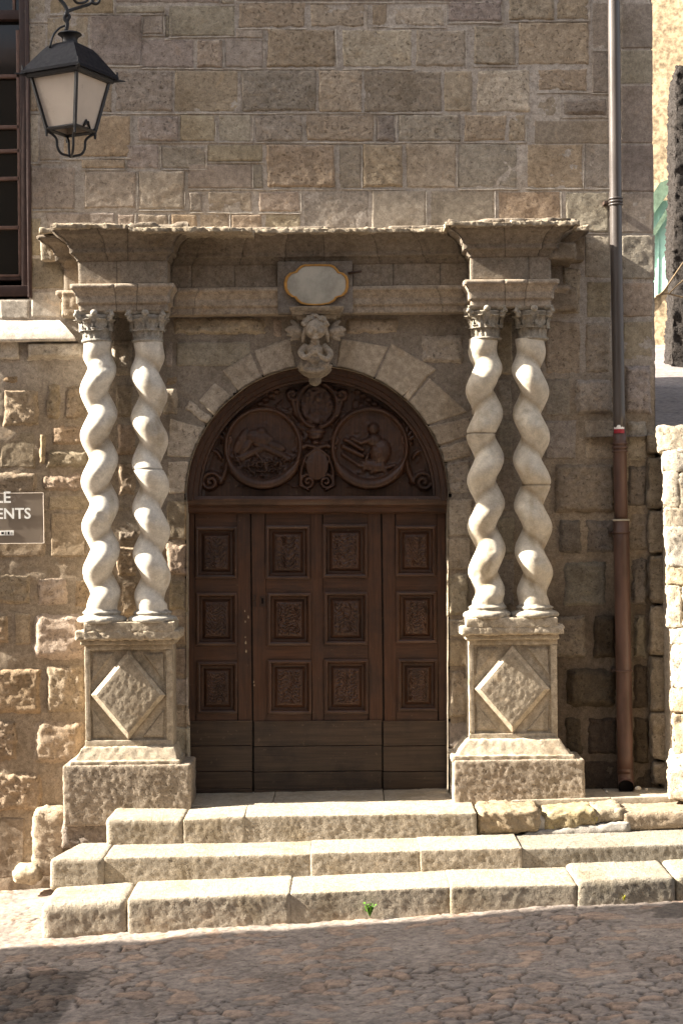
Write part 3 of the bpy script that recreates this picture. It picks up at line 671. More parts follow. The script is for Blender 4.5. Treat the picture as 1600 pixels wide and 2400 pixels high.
# loose old stones left of the left pedestal
mb = MB(); rock(mb, skew(72, 152, 1902, 1900, 2058, 2058, -.22, .0), .02, .06, .014, 12, (.34, .275, .20), 1.3, 4401, .015, 4)
tag(mb.build('boulder', M['stone']), 'upright rough stone with a rounded shoulder against the wall left of the steps', 'stone')
mb = MB(); rock(mb, skew(146, 262, 1918, 1925, 1990, 1988, -.36, .0), .02, .03, .016, 14, (.24, .2, .165), 1.4, 4403, .012, 4)
tag(mb.build('boulder', M['stone']), 'dark jagged footing stone under the left pedestal plinth', 'stone')
mb = MB(); rock(mb, skew(28, 92, 2040, 2036, 2075, 2075, -.30, -.06), .02, .05, .014, 12, (.42, .35, .25), 1.2, 4405, .015, 5)
tag(mb.build('boulder', M['stone']), 'small tan fallen stone on the ground at the wall foot', 'stone')

# ------------------------------------------------------------------ twisted columns
def column(xt, yt, xb, yb, hand, ph, label, capr, base_y, tone, seed, joint=None, nturn=None):
    Yc = -.235
    A = P(xt, yt, Yc); B_ = P(xb, yb, Yc); Hh = A[2]-B_[2]
    root = empty('twisted_column', (B_[0], Yc, B_[2]-.1), label, 'column', 'twisted columns flanking the door')
    mb = MB(); nz, nt_ = 330, 72
    t = np.linspace(0, 1, nz); th = np.linspace(0, 2*math.pi, nt_, endpoint=False)
    Tt, Th = np.meshgrid(t, th, indexing='ij')
    pitch = .312
    phi = hand*(2*math.pi*(Tt*Hh)/pitch) + ph
    env = sstep(.0, .10, Tt)*sstep(1.0, .90, Tt)
    psi = Th - phi
    Rc = .099 + .006*(1-Tt); ec = .0155*env
    c2 = np.abs(np.cos(psi/2)); lobe = np.power(c2*c2+.003, .5)
    r = ec*np.cos(psi) + np.sqrt(Rc**2-(ec*np.sin(psi))**2) + .030*env*(lobe-.62)
    cx_ = B_[0]+(A[0]-B_[0])*Tt
    V = np.stack([cx_ + r*np.cos(Th), Yc - r*np.sin(Th), B_[2]+Hh*Tt], -1)
    n = fbm(V, 14, 4, seed, .55); bg_ = fbm(V, 5, 2, seed+3)
    chip = sstep(.30, .75, fbm(V, 8, 3, seed+8))
    dr = .0016*n + .0025*bg_ - .008*chip
    if joint: dr = dr - .010*np.exp(-((Tt-joint)*Hh/.004)**2)
    V[..., 0] += dr*np.cos(Th); V[..., 1] -= dr*np.sin(Th)
    groove = env*sstep(.45, .12, lobe)
    cc = np.array(tone)*(1+.05*bg_+.03*n-.16*chip)[..., None]*(1-groove[..., None]*np.array([.22, .27, .34])*(.6+.4*sstep(-.3, .4, bg_))[..., None])
    pa_ = sstep(.12, .42, fbm(V*np.array([1, 1, .55]), 4.2, 4, seed+31)); st_ = sstep(.1, .5, fbm(V*np.array([1, 1, .12]), 16, 4, seed+37))
    cc = cc*(1-pa_[..., None]*np.array([.20, .22, .24]))*(1-st_[..., None]*np.array([.14, .17, .22]))
    if joint: cc = cc*(1-.5*np.exp(-((Tt-joint)*Hh/.005)**2))[..., None]
    f = gf(nz, nt_); 
    i = np.arange(nz-1)*nt_; f2 = np.stack([i+nt_-1, i+nt_+nt_-1, i+nt_, i], -1)
    mb.add(V, np.concatenate([f, f2]), cc.reshape(-1, 3), .8)
    mb.build('shaft', M['column'], root)
    # moulded base
    mb = MB(); zb = B_[2]; z0 = P(xb, base_y, Yc-.1)[2]; hb = zb-z0
    prof = [(.02, z0), (.148, z0), (.162, z0+hb*.14), (.167, z0+hb*.36), (.163, z0+hb*.58), (.150, z0+hb*.76), (.130, z0+hb*.86), (.122, z0+hb*.98), (.124, z0+hb*1.08), (.130, z0+hb*1.18), (.128, z0+hb*1.34), (.116, z0+hb*1.46), (.108, z0+hb*1.6), (.100, z0+hb*1.9)]
    lathe(mb, fine(prof, .006), (B_[0], Yc, 0), 64, np.array(tone)*.62, 1., .016, 12, seed+5)
    mb.build('base', M['carved'], root)
    # leafy capital
    x0c, yt_c, x1c, yb_c = capr; mb = MB()
    cxm = (x0c+x1c)/2; zt = P(cxm, yt_c, Yc-.12)[2]; zb2 = P(cxm, yb_c, Yc-.08)[2]; hc = zt-zb2; xc = P(cxm, (yt_c+yb_c)/2, Yc)[0]
    lathe(mb, fine([(.02, zb2-.012), (.098, zb2-.012), (.108, zb2-.004), (.108, zb2+.006), (.090, zb2+.012), (.090, zb2+hc*.25), (.104, zb2+hc*.5), (.128, zb2+hc*.75), (.136, zb2+hc*.84), (.02, zb2+hc*.86)], .01), (xc, Yc, 0), 48, np.array(tone)*.55, 1., .008, 20, seed)
    lc = np.array(tone)*.58
    for tier, (n_, zf0, hl, ro, off) in enumerate(((8, .02, .50, .094, 0), (8, .32, .50, .118, math.pi/8))):
        for k in range(n_):
            a = off + 2*math.pi*k/n_; ca, sa = math.cos(a), math.sin(a)
            U, W = np.meshgrid(np.linspace(-1, 1, 9), np.linspace(0, 1, 10), indexing='ij')
            curl = .042*np.clip(W-.45, 0, 1)**1.4*2.2; zz = zb2 + hc*(zf0 + hl*(W - .55*np.clip(W-.78, 0, 1)**1.2*3))
            wid = .040*(1-.45*W**2)*(1+.18*np.cos(W*16))
            rad = ro + curl - .010*U**2 + .006*np.cos(U*7)
            lat = U*wid
            V = np.stack([xc + rad*ca - lat*sa, Yc - (rad*sa + lat*ca), zz], -1)
            V += (.006*fbm(V, 30, 3, seed+k))[..., None]
            mb.add(V, gf(9, 10), lc, 1.)
    for k in range(4):
        a = math.pi/4 + k*math.pi/2; ca, sa = math.cos(a), -math.sin(a); cpt = np.array([xc+ca*.148, Yc+sa*.148, zb2+hc*.78])
        sp_ = []
        for s in np.linspace(0, 4.2*math.pi, 40):
            rr = .034*(1-s/(4.6*math.pi)); sp_.append(cpt + np.array([ca*rr*math.cos(s), sa*rr*math.cos(s), rr*math.sin(s)]))
        tube(mb, sp_, np.linspace(.013, .007, 40), 8, lc*1.05)
        ball(mb, cpt, (.018, .018, .018), 10, 8, col=lc)
    for k in range(4):
        a = k*math.pi/2; ball(mb, (xc+math.cos(a)*.128, Yc-math.sin(a)*.128, zb2+hc*.90), (.026, .026, .022), 10, 8, col=lc*1.05)
    # abacus, concave sides
    N = 48; ring = []
    for s in np.linspace(0, 4, N, endpoint=False):
        e, u = int(s), s-int(s); a, b_ = R(45+90*e), R(135+90*e)
        q = np.array([math.cos(a), math.sin(a)])*(1-u)+np.array([math.cos(b_), math.sin(b_)])*u
        q = q*.185*(1-.10*math.sin(math.pi*u)); ring.append(q)
    ring = np.array(ring); zs = [hc*.86, hc*.90, hc*.93, hc*1.0]; sc = [.86, .93, 1., .99]
    V = np.stack([np.stack([xc+ring[:, 0]*k, Yc+ring[:, 1]*k, 0*ring[:, 0]+zb2+z], -1) for z, k in zip(zs, sc)], 1)
    V += (.007*fbm(V, 22, 3, seed+4))[..., None]
    mb.add(V, gf(N, 4, True), lc*1.1, 1.); mb.add(V[:, 3], [tuple(range(N))], lc*1.1, 1.)
    mb.build('capital', M['carved'], root)
LT = (.64, .59, .51); RT = (.58, .515, .415)
column(229, 800, 240, 1440, -1, 2.6, 'outermost left twisted column, white, with a chipped foot beside the rough wall', (182, 726, 272, 797), 1461, LT, 900)
column(348, 800, 358, 1440, 1, .9, 'white twisted column between the left outer column and the door, with a level crack halfway', (300, 726, 392, 797), 1459, LT, 920, .53)
column(1132, 795, 1142, 1428, -1, 2.2, 'cream twisted column just right of the door, chipped and patched at mid height', (1088, 715, 1186, 792), 1450, RT, 940, .65)
column(1240, 795, 1252, 1428, 1, 1.3, 'cream twisted column nearest the downpipe, with a dark crack halfway up', (1203, 715, 1290, 792), 1448, RT, 960, .46)

# ------------------------------------------------------------------ entablature
ent = empty('entablature', P(742, 735, -.1), 'weathered stone entablature with broken cornice resting on the four twisted columns', 'entablature')
YR, YM, YS = -.36, -.12, -.06
def Xp(px, py, Y): return float(P(px, py, Y)[0])
def Zp(py, Y=-.40): return float(P(742, py, Y)[2])
PATH = [(Xp(150, 640, YS), .01), (Xp(150, 640, YS), YS), (Xp(184, 640, YR), YS), (Xp(184, 640, YR), YR), (Xp(392, 640, YR), YR), (Xp(392, 640, YR), YM), (Xp(1096, 640, YM), YM),
        (Xp(1096, 640, YR), YR), (Xp(1290, 640, YR), YR), (Xp(1290, 640, YR), YS), (Xp(1318, 640, YS), YS), (Xp(1318, 640, YS), .01)]
PATH[7] = (PATH[6][0], YR)
def sweep(prof, joints, col, seed, amp, matn, name, chipamp=0.):
    pr = fine([(o, z) for o, z in prof], .012)
    pts = [np.array(p) for p in PATH]; segs = []
    for a, b_ in zip(pts[:-1], pts[1:]):
        d = (b_-a)/np.linalg.norm(b_-a); segs.append((a, b_, d, np.array([d[1], -d[0]])))
    cols = []   # list of (base xy, offset dir) along the path
    base, off, jd, tint = [], [], [], []
    rng = random.Random(seed)
    for i, (a, b_, d, n) in enumerate(segs):
        n0 = n if i == 0 else segs[i-1][3]+n; n1 = n if i == len(segs)-1 else segs[i+1][3]+n
        Ls = np.linalg.norm(b_-a); ts = list(np.linspace(0, 1, max(2, int(Ls/.02))))
        jx = [(j-a[0])/(b_[0]-a[0]) for j in joints if abs(d[0]) > .5 and a[0]+.02 < j < b_[0]-.02]
        for j in jx: ts = [t for t in ts if abs(t-j)*Ls > .012] + [j-.005/Ls, j, j+.005/Ls]
        ts = sorted(ts); tn = rng.uniform(.88, 1.08)
        for t in ts:
            isj = any(abs(t-j) < 1e-6 for j in jx)
            if isj: tn = rng.uniform(.86, 1.1)
            base.append(a+(b_-a)*t); off.append(n0*(1-t)+n1*t); jd.append(1. if isj else 0.); tint.append(tn)
    base = np.array(base); off = np.array(off); jd = np.array(jd); tint = np.array(tint)
    V = np.zeros((len(base), len(pr), 3))
    V[..., :2] = base[:, None]+off[:, None]*(pr[None, :, 0]-.006*jd[:, None])[..., None]; V[..., 2] = pr[None, :, 1]
    n = fbm(V, 13, 4, seed, .6); bg_ = fbm(V, 3, 3, seed+2)
    V[..., :2] += off[:, None]*(amp*n)[..., None]; V[..., 2] += amp*fbm(V, 12, 4, seed+6)
    if chipamp:
        zt = pr[:, 1].max(); ch = sstep(.05, .45, vn(V*np.array([1, 1, 0]), 7, seed+20)+.25*vn(V*np.array([1, 1, 0]), 33, seed+21))
        wgt = sstep(zt-.05, zt-.005, V[..., 2])*sstep(.03, .12, pr[None, :, 0])
        V[..., :2] -= off[:, None]*(chipamp*ch*wgt)[..., None]; V[..., 2] -= .022*ch*wgt
    cc = np.array(col)[None, None]*(tint[:, None]*(1+.10*bg_)*(1-.45*jd[:, None]))[..., None]
    mb = MB(); mb.add(V, gf(len(base), len(pr)), cc.reshape(-1, 3), 1.); return mb.build(name, M[matn], ent)
EC = (.272, .224, .172)
z = Zp
jA = [Xp(x, 690, YM) for x in (283, 330, 453, 680, 815, 1035, 1175, 1220)]
jF = [Xp(x, 640, YM) for x in (285, 450, 550, 650, 825, 920, 1030, 1230)]
jC = [Xp(x, 570, YM) for x in (265, 310, 450, 560, 665, 760, 890, 1000, 1175, 1248)]
sweep([(-.30, z(723)), (.0, z(723)), (.0, z(706)), (.002, z(705)), (.016, z(704)), (.017, z(686)), (.020, z(685)), (.026, z(679)), (.042, z(671)), (.050, z(670)), (.050, z(661)), (.036, z(659)), (-.02, z(658))], jA, np.array(EC)*1.30, 501, .0018, 'carved', 'architrave')
sweep([(-.01, z(660)), (.0, z(659)), (.0, z(602)), (-.01, z(600))], jF, EC, 521, .003, 'stone', 'frieze')
sweep([(-.02, z(605)), (.010, z(604)), (.012, z(598)), (.022, z(596)), (.024, z(591)), (.050, z(588)), (.052, z(574)), (.060, z(573)), (.062, z(569)), (.072, z(562)), (.092, z(554)), (.122, z(549)), (.135, z(547)), (.137, z(543)), (.160, z(541)), (.162, z(526)), (.152, z(523)), (.10, z(522)), (-.10, z(521)), (-.34, z(519))], jC, np.array(EC)*.80, 541, .0028, 'stone', 'cornice', .035)
# thin broken covering slabs on the cornice
cs = MB()
for i, (xa, xb_, yf, ya) in enumerate(((125, 300, YR-.165, 526), (302, 592, YR-.165, 534), (585, 880, YM-.20, 537), (876, 1040, YM-.16, 536), (1042, 1200, YR-.165, 520), (1196, 1358, YR-.165, 518), (1345, 1378, YS-.165, 532), (96, 130, YS-.165, 536))):
    a, b_ = P(xa, ya, yf), P(xb_, ya+random.uniform(-2, 2), yf)
    yf -= .018
    C = [[[(a[0]+.002, yf, a[2]-.03), (a[0]+.002, yf, a[2])], [(a[0]+.002, .0, a[2]-.02), (a[0]+.002, .0, a[2]+.012)]], [[(b_[0]-.002, yf, b_[2]-.03), (b_[0]-.002, yf, b_[2])], [(b_[0]-.002, .0, b_[2]-.02), (b_[0]-.002, .0, b_[2]+.012)]]]
    rock(cs, C, .012, .006, .010, 20, (.36, .30, .22), 1., 600+i*7, .008, 8)
cs.build('cover_slabs', M['stone'], ent)
for q_, yf_, c_ in (((96, 556, 186, 611), -.10, (.33, .275, .205)), ((1286, 570, 1349, 606), YR-.015, (.215, .172, .125)), ((1316, 556, 1370, 610), -.12, (.24, .19, .135)), ((146, 684, 182, 742), -.16, (.34, .28, .21)), ((1288, 672, 1352, 727), -.09, (.27, .215, .155))):
    eb = MB(); rock(eb, pbox(*q_, yf_, .02), .014, .014, .006, 18, c_, 1., int(q_[0]), .012, 6); eb.build('end_block', M['stone'], ent)
# grey panel behind the plaque
gp = MB(); rock(gp, pbox(650, 612, 826, 735, YM-.055, YM+.03), .02, .006, .003, 14, (.215, .185, .155), .8, 71, .003); gp.build('centre_panel', M['stone'], ent)

# ------------------------------------------------------------------ plaque, peg
def zz3(pts): return [(600+x/5.227, 580+y/5.227) for x, y in pts]
OUT = zz3([(590, 206), (720, 203), (910, 206), (965, 228), (1000, 265), (1020, 298), (1075, 312), (1115, 350), (1133, 400), (1133, 490), (1112, 550), (1070, 595), (1015, 608), (990, 618), (965, 655), (900, 693), (800, 711), (720, 713), (620, 708), (545, 690), (495, 650), (468, 612), (430, 606), (375, 560), (345, 500), (340, 430), (360, 360), (410, 308), (478, 293), (505, 255), (545, 222)])
pq = empty('cartouche_plaque', P(739, 667, YM-.09), 'blank grey enamel cartouche plaque with ochre rim above the cherub', 'plaque')
O = np.array(OUT); cq = O.mean(0)
def ringp(s, Y): q = cq+(O-cq)*s; return P(q[:, 0], q[:, 1], Y)
N = len(O); YQ = YM-.06
mb = MB(); V = np.concatenate([ringp(1.0, YQ+.004), ringp(1.0, YQ-.016), ringp(.975, YQ-.024), ringp(.93, YQ-.024), ringp(.90, YQ-.014)])
mb.add(V, [(k*N+j, k*N+(j+1) % N, (k+1)*N+(j+1) % N, (k+1)*N+j) for k in range(4) for j in range(N)]); mb.build('rim', M['gilt'], pq, True, 50)
mb = MB(); ks = [.905, .8, .6, .4, .2, .05]; V = np.concatenate([ringp(k, YQ-.014-.012*(1-k*k)) for k in ks])
mb.add(V, [(k*N+j, k*N+(j+1) % N, (k+1)*N+(j+1) % N, (k+1)*N+j) for k in range(len(ks)-1) for j in range(N)] + [tuple((len(ks)-1)*N+j for j in range(N))]); mb.build('enamel_field', M['enamel'], pq)
mb = MB(); tube(mb, [PV(814, 641, YM+.03), PV(818, 640, YM-.06), PV(846, 636, YM-.12)], [.010, .010, .008], 8); tag(mb.build('iron_peg', M['rust']), 'short rusty iron peg sticking out beside the grey plaque', 'peg')

# ------------------------------------------------------------------ cherub corbel
ch = empty('cherub_corbel', P(738, 880, -.1), 'carved stone cherub with wings on a corbel at the crown of the arch', 'carving')
cc = (.335, .285, .225); k_ = .00288
def E(mb, px, py, Y, rx, ry, rd, rot=0., c=cc): ball(mb, P(px, py, Y), (rx*k_, rd, ry*k_), 18, 14, rot, c)
def cap_(mb, pts, r): tube(mb, smooth_path([PV(*p) for p in pts], 5), np.interp(np.linspace(0, 1, (len(pts)-1)*5+1), np.linspace(0, 1, len(r)), np.array(r)*k_), 12, cc)
def remesh(o, vox, it=4):
    m = o.modifiers.new('remesh', 'REMESH'); m.mode = 'VOXEL'; m.voxel_size = vox; m.use_smooth_shade = True
    s = o.modifiers.new('smooth', 'SMOOTH'); s.iterations = it; s.factor = .5
    dg = bpy.context.evaluated_depsgraph_get(); me = bpy.data.meshes.new_from_object(o.evaluated_get(dg)); o.modifiers.clear()
    old = o.data; mats = [x for x in old.materials]
    if not me.materials:
        for x in mats: me.materials.append(x)
    for nm, ty in (('col', 'FLOAT_COLOR'), ('rg', 'FLOAT')):
        if nm in me.attributes: me.attributes.remove(me.attributes[nm])
    ca = me.color_attributes.new('col', 'FLOAT_COLOR', 'POINT'); n = len(me.vertices)
    ca.data.foreach_set('color', np.tile((*cc, 1), n)); ra = me.attributes.new('rg', 'FLOAT', 'POINT'); ra.data.foreach_set('value', np.full(n, .7))
    me.polygons.foreach_set('use_smooth', [True]*len(me.polygons)); o.data = me; me.name = o.name
b_ = MB()
E(b_, 739, 770, -.235, 26, 26, .066)            # skull
E(b_, 728, 778, -.280, 8, 7, .022); E(b_, 752, 778, -.280, 8, 7, .022)     # cheeks
E(b_, 740, 773, -.300, 3.6, 6.5, .018)           # nose
E(b_, 729, 764, -.286, 7, 2.6, .012, .15); E(b_, 751, 764, -.286, 7, 2.6, .012, -.15)   # brows
E(b_, 740, 783.5, -.285, 5.5, 1.8, .014); E(b_, 740, 787.5, -.283, 4.5, 1.8, .013); E(b_, 739, 793, -.27, 8, 5.5, .026)   # lips, chin
E(b_, 716.5, 774, -.23, 4, 6, .014); E(b_, 762.5, 774, -.23, 4, 6, .014)     # ears
E(b_, 738, 802, -.19, 12, 10, .05)                # neck
E(b_, 737, 822, -.165, 22, 20, .070); E(b_, 736, 842, -.15, 21, 20, .065)     # chest, belly
cap_(b_, [(718, 810, -.18), (705, 826, -.21), (716, 838, -.25), (730, 826, -.27)], [9, 8, 6.5, 5])
cap_(b_, [(757, 810, -.18), (774, 828, -.20), (765, 842, -.24), (746, 830, -.27)], [9, 8, 6.5, 5])
for i, q in enumerate(((733, 819), (736.5, 816), (740, 815), (743, 817))): cap_(b_, [(q[0]+1, q[1]+12, -.272), (q[0], q[1]+4, -.282), (q[0]+.5, q[1]-3-i % 2*2, -.28)], [2.6, 2.4, 1.8])
E(b_, 736, 862, -.14, 32, 10, .055)
o = b_.build('body', M['carved'], ch); remesh(o, .0045, 2)
hb = MB()
rg_ = random.Random(3)
for i in range(34):
    a = R(rg_.uniform(10, 170)); rr = rg_.uniform(.72, 1.06); E(hb, 739+28*rr*math.cos(a), 766-27*rr*math.sin(a), -.235-.04*(1.1-rr)-rg_.uniform(0, .02), 6, 5.4, .02)
for s in (-1, 1): cap_(hb, [(739+s*22, 768, -.23), (739+s*27, 785, -.22), (739+s*30, 802, -.20)], [6, 5.5, 3])
o = hb.build('hair', M['carved'], ch); remesh(o, .0045, 2)
for s in (-1, 1):
    wb = MB()
    for i, (a, l) in enumerate(((128, 44), (112, 50), (95, 50), (78, 44), (62, 38), (45, 30))):
        aa = R(a); x0, y0 = 739+s*26, 790
        ex, ey = x0+s*l*.80*abs(math.sin(aa))*1.0+s*4, y0-l*math.cos(R(a-40))*.9+8
        cap_(wb, [(x0, y0-4, -.12-.006*i), ((x0+ex)/2, (y0+ey)/2-4, -.155-.006*i), (ex, ey, -.13-.006*i)], [6, 7.5, 4])
    cap_(wb, [(739+s*24, 786, -.15), (739+s*44, 762, -.16), (739+s*57, 752, -.12)], [7, 7, 4])
    o = wb.build('wing', M['carved'], ch); remesh(o, .005, 2)
mb = MB()   # drapery folds
for i in range(7):
    x = 706+i*10; cap_(mb, [(x+4, 838, -.15), (x+rg_.uniform(-3, 3), 856, -.185), (x-2+rg_.uniform(-4, 4), 868, -.15)], [5, 6, 4])
cap_(mb, [(700, 858, -.13), (722, 868, -.19), (748, 868, -.20), (776, 856, -.13)], [6, 6.5, 6, 5])
o = mb.build('drapery', M['carved'], ch); remesh(o, .005, 2)
mb = MB()
xc, yc = float(P(738, 875, -.06)[0]), -.03
zq = lambda y: float(P(738, y, -.1)[2])
lathe(mb, fine([(.115, zq(858)), (.118, zq(866)), (.100, zq(872)), (.080, zq(878)), (.046, zq(884)), (.040, zq(886)), (.046, zq(889)), (.040, zq(896)), (.018, zq(902)), (.0, zq(903))], .006), (xc, yc, 0), 40, np.array(cc)*.8, .8, .004, 20, 3); mb.build('pendant', M['carved'], ch)
mb = MB()
for (x0, y0, x1, y1, yf) in ((676, 717, 806, 727, -.30), (681, 727, 801, 736, -.27), (692, 736, 790, 748, -.22), (700, 748, 782, 760, -.16), (690, 760, 786, 872, -.06)):
    C = np.array(pbox(x0, y0, x1, y1, yf, .01)); C[0, :, 0, 0] += .014; C[1, :, 0, 0] -= .014; C[:, 0, 0, 1] += .018
    if y0 == 760: C[0, :, 0, 0] += .05; C[1, :, 0, 0] -= .05
    rock(mb, C, .02, .006, .003, 18, np.array(cc)*.85, .8, int(y0), .002)
mb.build('corbel', M['carved'], ch)

# ------------------------------------------------------------------ the door
door = empty('wooden_door', P(742, 1862, .2), 'dark brown panelled wooden door with carved arched tympanum', 'door')
YD = .20
WC = (.066, .0295, .0155); WK = (.058, .037, .024); WT = (.066, .031, .018)
rngd = random.Random(11)
def rect_ring(mb, x0, y0, x1, y1, prof, col):
    """concentric rectangular moulding: prof = [(inset px, Y)]"""
    V = []
    for ins, Y in prof:
        for q in ((x0+ins, y0+ins), (x1-ins, y0+ins), (x1-ins, y1-ins), (x0+ins, y1-ins)): V.append(P(*q, Y))
    V = np.array(V); vs_, fs_ = [], []
    for k in range(len(prof)-1):
        for j in range(4):
            n0 = len(vs_); vs_ += [V[k*4+j], V[k*4+(j+1) % 4], V[(k+1)*4+(j+1) % 4], V[(k+1)*4+j]]; fs_.append((n0, n0+1, n0+2, n0+3))
    ups = np.array([0. if (i//4) % 2 == 0 else 1. for i in range(len(vs_))]); mb.add(np.array(vs_), fs_, col, ups)
def leaf(x0, x1, y0, y1, panels, label):
    mb = MB(); c = np.array(WC)
    cols_ = sorted({p[0] for p in panels} | {p[2] for p in panels}); 
    xs_ = sorted({x0, x1} | set(cols_)); 
    # stiles and rails as separate slabs with hairline joints
    px0, px1 = min(p[0] for p in panels), max(p[2] for p in panels)
    xcols = sorted({(p[0]) for p in panels}); 
    def slab(a, b_, c_, d, g): rock(mb, pbox(a, b_, c_, d, YD, YD+.03), .2, .0015, 0, col=c*rngd.uniform(.9, 1.12), rg=g)
    ncol = 2 if len(panels) > 3 else 1
    byc = [panels[i::ncol] for i in range(ncol)]
    slab(x0+1, y0, px0, y1, 1.); slab(px1, y0, x1-1, y1, 1.)
    for ci, pc in enumerate(byc):
        a, b_ = min(p[0] for p in pc), max(p[2] for p in pc)
        ysr = [y0]+[v for p in pc for v in (p[1], p[3])]+[y1]
        for k in range(0, len(ysr), 2): slab(a, ysr[k], b_, ysr[k+1], 0.)
        for p in pc:      # close small gaps between skewed panels and the straight stiles
            if p[0]-a > .5: slab(a, p[1], p[0], p[3], 1.)
            if b_-p[2] > .5: slab(p[2], p[1], b_, p[3], 1.)
    if ncol == 2:
        a = max(p[2] for p in byc[0]); b_ = min(p[0] for p in byc[1]); slab(a, y0, b_, y1, 1.)
    o = mb.build('door_leaf', M['wood'], door, smooth=False); o['label'] = label
    for i, p in enumerate(panels):
        q = MB(); cc_ = c*rngd.uniform(.85, 1.08)
        rect_ring(q, *p, [(-1, YD+.002), (-.5, YD-.014), (3.5, YD-.018), (6.5, YD-.012), (8, YD+.010), (10, YD+.024), (15, YD+.026), (21, YD+.008)], cc_)
        n, m_ = 46, 56
        U, W = np.meshgrid(np.linspace(0, 1, n), np.linspace(0, 1, m_), indexing='ij')
        V = P(p[0]+21+(p[2]-p[0]-42)*U, p[1]+21+(p[3]-p[1]-42)*W, YD+.008)
        e = sstep(0, .08, np.minimum(np.minimum(U, 1-U), np.minimum(W, 1-W)))
        kind = i % 3
        wv = fbm(V*np.array([1, 1, 1.]), 16, 4, 40+i*9+int(x0))
        carve = np.sin((W*(7+kind*2)+.9*np.sin(U*9+i)+wv*1.6)*6.28)*np.cos((U*(5+kind)+wv*2+W*kind)*3.14)
        V[..., 1] -= e*(.004 + .0062*carve*(1. if ncol == 2 else .8) + .0035*wv)
        q.add(V, gf(n, m_), cc_*.95, 1.); q.build('panel', M['wood'], o, True, 40)
    return o
PL = [(458, 1235, 555, 1355), (460, 1390, 555, 1512), (463, 1552, 556, 1672)]
PC = [(623, 1232, 725, 1357), (757, 1229, 860, 1353), (627, 1390, 728, 1512), (760, 1388, 861, 1510), (629, 1548, 729, 1673), (761, 1546, 862, 1672)]
PR = [(927, 1232, 1020, 1350), (929, 1387, 1022, 1506), (933, 1545, 1025, 1666)]
L1 = leaf(438, 589, 1200, 1692, PL, 'left fixed door leaf with one column of panels, flaking at its edge')
L2 = leaf(591, 895, 1200, 1692, PC, 'middle door leaf with two columns of carved panels and a keyhole')
L3 = leaf(897, 1046, 1200, 1692, PR, 'right fixed door leaf with one column of panels')
for o, x0, x1 in ((L1, 438, 592), (L2, 595, 895), (L3, 897, 1046)):
    q = MB()
    for ya, yb_ in ((1693, 1748), (1749, 1808), (1809, 1850)): rock(q, pbox(x0+1, ya, x1-1, yb_-.6, YD-.012, YD+.03), .2, .002, 0, col=np.array(WK)*rngd.uniform(.85, 1.15), rg=0.)
    rock(q, pbox(x0+1, 1850, x1-1, 1858, YD-.02, YD+.03), .2, .002, 0, col=np.array(WK)*.9, rg=0.)
    rock(q, pbox(x0+1, 1690, x1-1, 1693.5, YD-.018, YD+.03), .2, .001, 0, col=np.array(WK)*1.25, rg=0.)
    q.build('kick_board', M['wood'], o, smooth=False)
bk = MB(); rock(bk, pbox(430, 1160, 1052, 1870, YD+.031, YD+.05), .3, .002, 0, col=(.02, .014, .01), rg=0.); bk.build('backing', M['wood'], door, smooth=False)
q = MB(); rock(q, pbox(609, 1398, 622, 1422, YD-.010, YD+.01), 9, .002, 0); pz = q.build('lock_plate', M['rust'], L2, smooth=False)
q = MB(); rock(q, pbox(612.5, 1402, 617.5, 1415, YD-.0125, YD-.008), 9, .001, 0); q.build('keyhole', M['blackhole'], L2, smooth=False)
q = MB()
for y in (1394, 1410): rock(q, pbox(593, y, 600, y+12, YD-.012, YD+.01), 9, .002, 0)
q.build('latch', M['rust'], L2, smooth=False)
# paint chips down the edge of the left leaf
q = MB()
for x, y, r_ in ((574, 1432, 2), (582, 1446, 3), (575, 1457, 2.2), (575, 1493, 2), (576, 1506, 3), (577, 1526, 3), (595, 1598, 2), (596, 1606, 2)):
    a = np.linspace(0, 2*math.pi, 9, endpoint=False); V = P(x+np.cos(a)*r_*.6*(1+.3*np.sin(3*a)), y+np.sin(a)*r_*1.3, YD-.0025); q.add(V, [tuple(range(9))], (.42, .33, .22), 0.)
q.build('flaked_spots', M['white'], L1, smooth=False).data.materials[0] = M['carved']
# transom moulding
q = MB(); pr = [(1163, .20), (1163, .095), (1170, .085), (1176, .09), (1183, .105), (1185, .125), (1187, .125), (1190, .14), (1199, .145), (1203, .165), (1204, .22)]
xs_ = np.linspace(437, 1049, 60); V = np.stack([P(xs_, y-.009*(xs_-743)*0, Y) for y, Y in pr], 1)
V[..., 2] += .002*fbm(V, 5, 3, 5); q.add(V, gf(60, len(pr)), np.array(WC)*1.15, 0.); q.build('transom', M['wood'], door, True, 35)
# arched frame
q = MB(); pr = [(309, .05), (303, .05), (300, .065), (291, .07), (288, .09), (279, .095), (276, .12), (271, .125), (269, .17), (262, .18)]
an = np.linspace(R(-1.5), R(181.5), 90)
V = np.stack([P(743+r_*np.cos(an), 1165-r_*np.sin(an), Y) for r_, Y in pr], 1); q.add(V, gf(90, len(pr)), np.array(WT)*.8, 1.); q.build('arched_frame', M['wood'], door, True, 35)
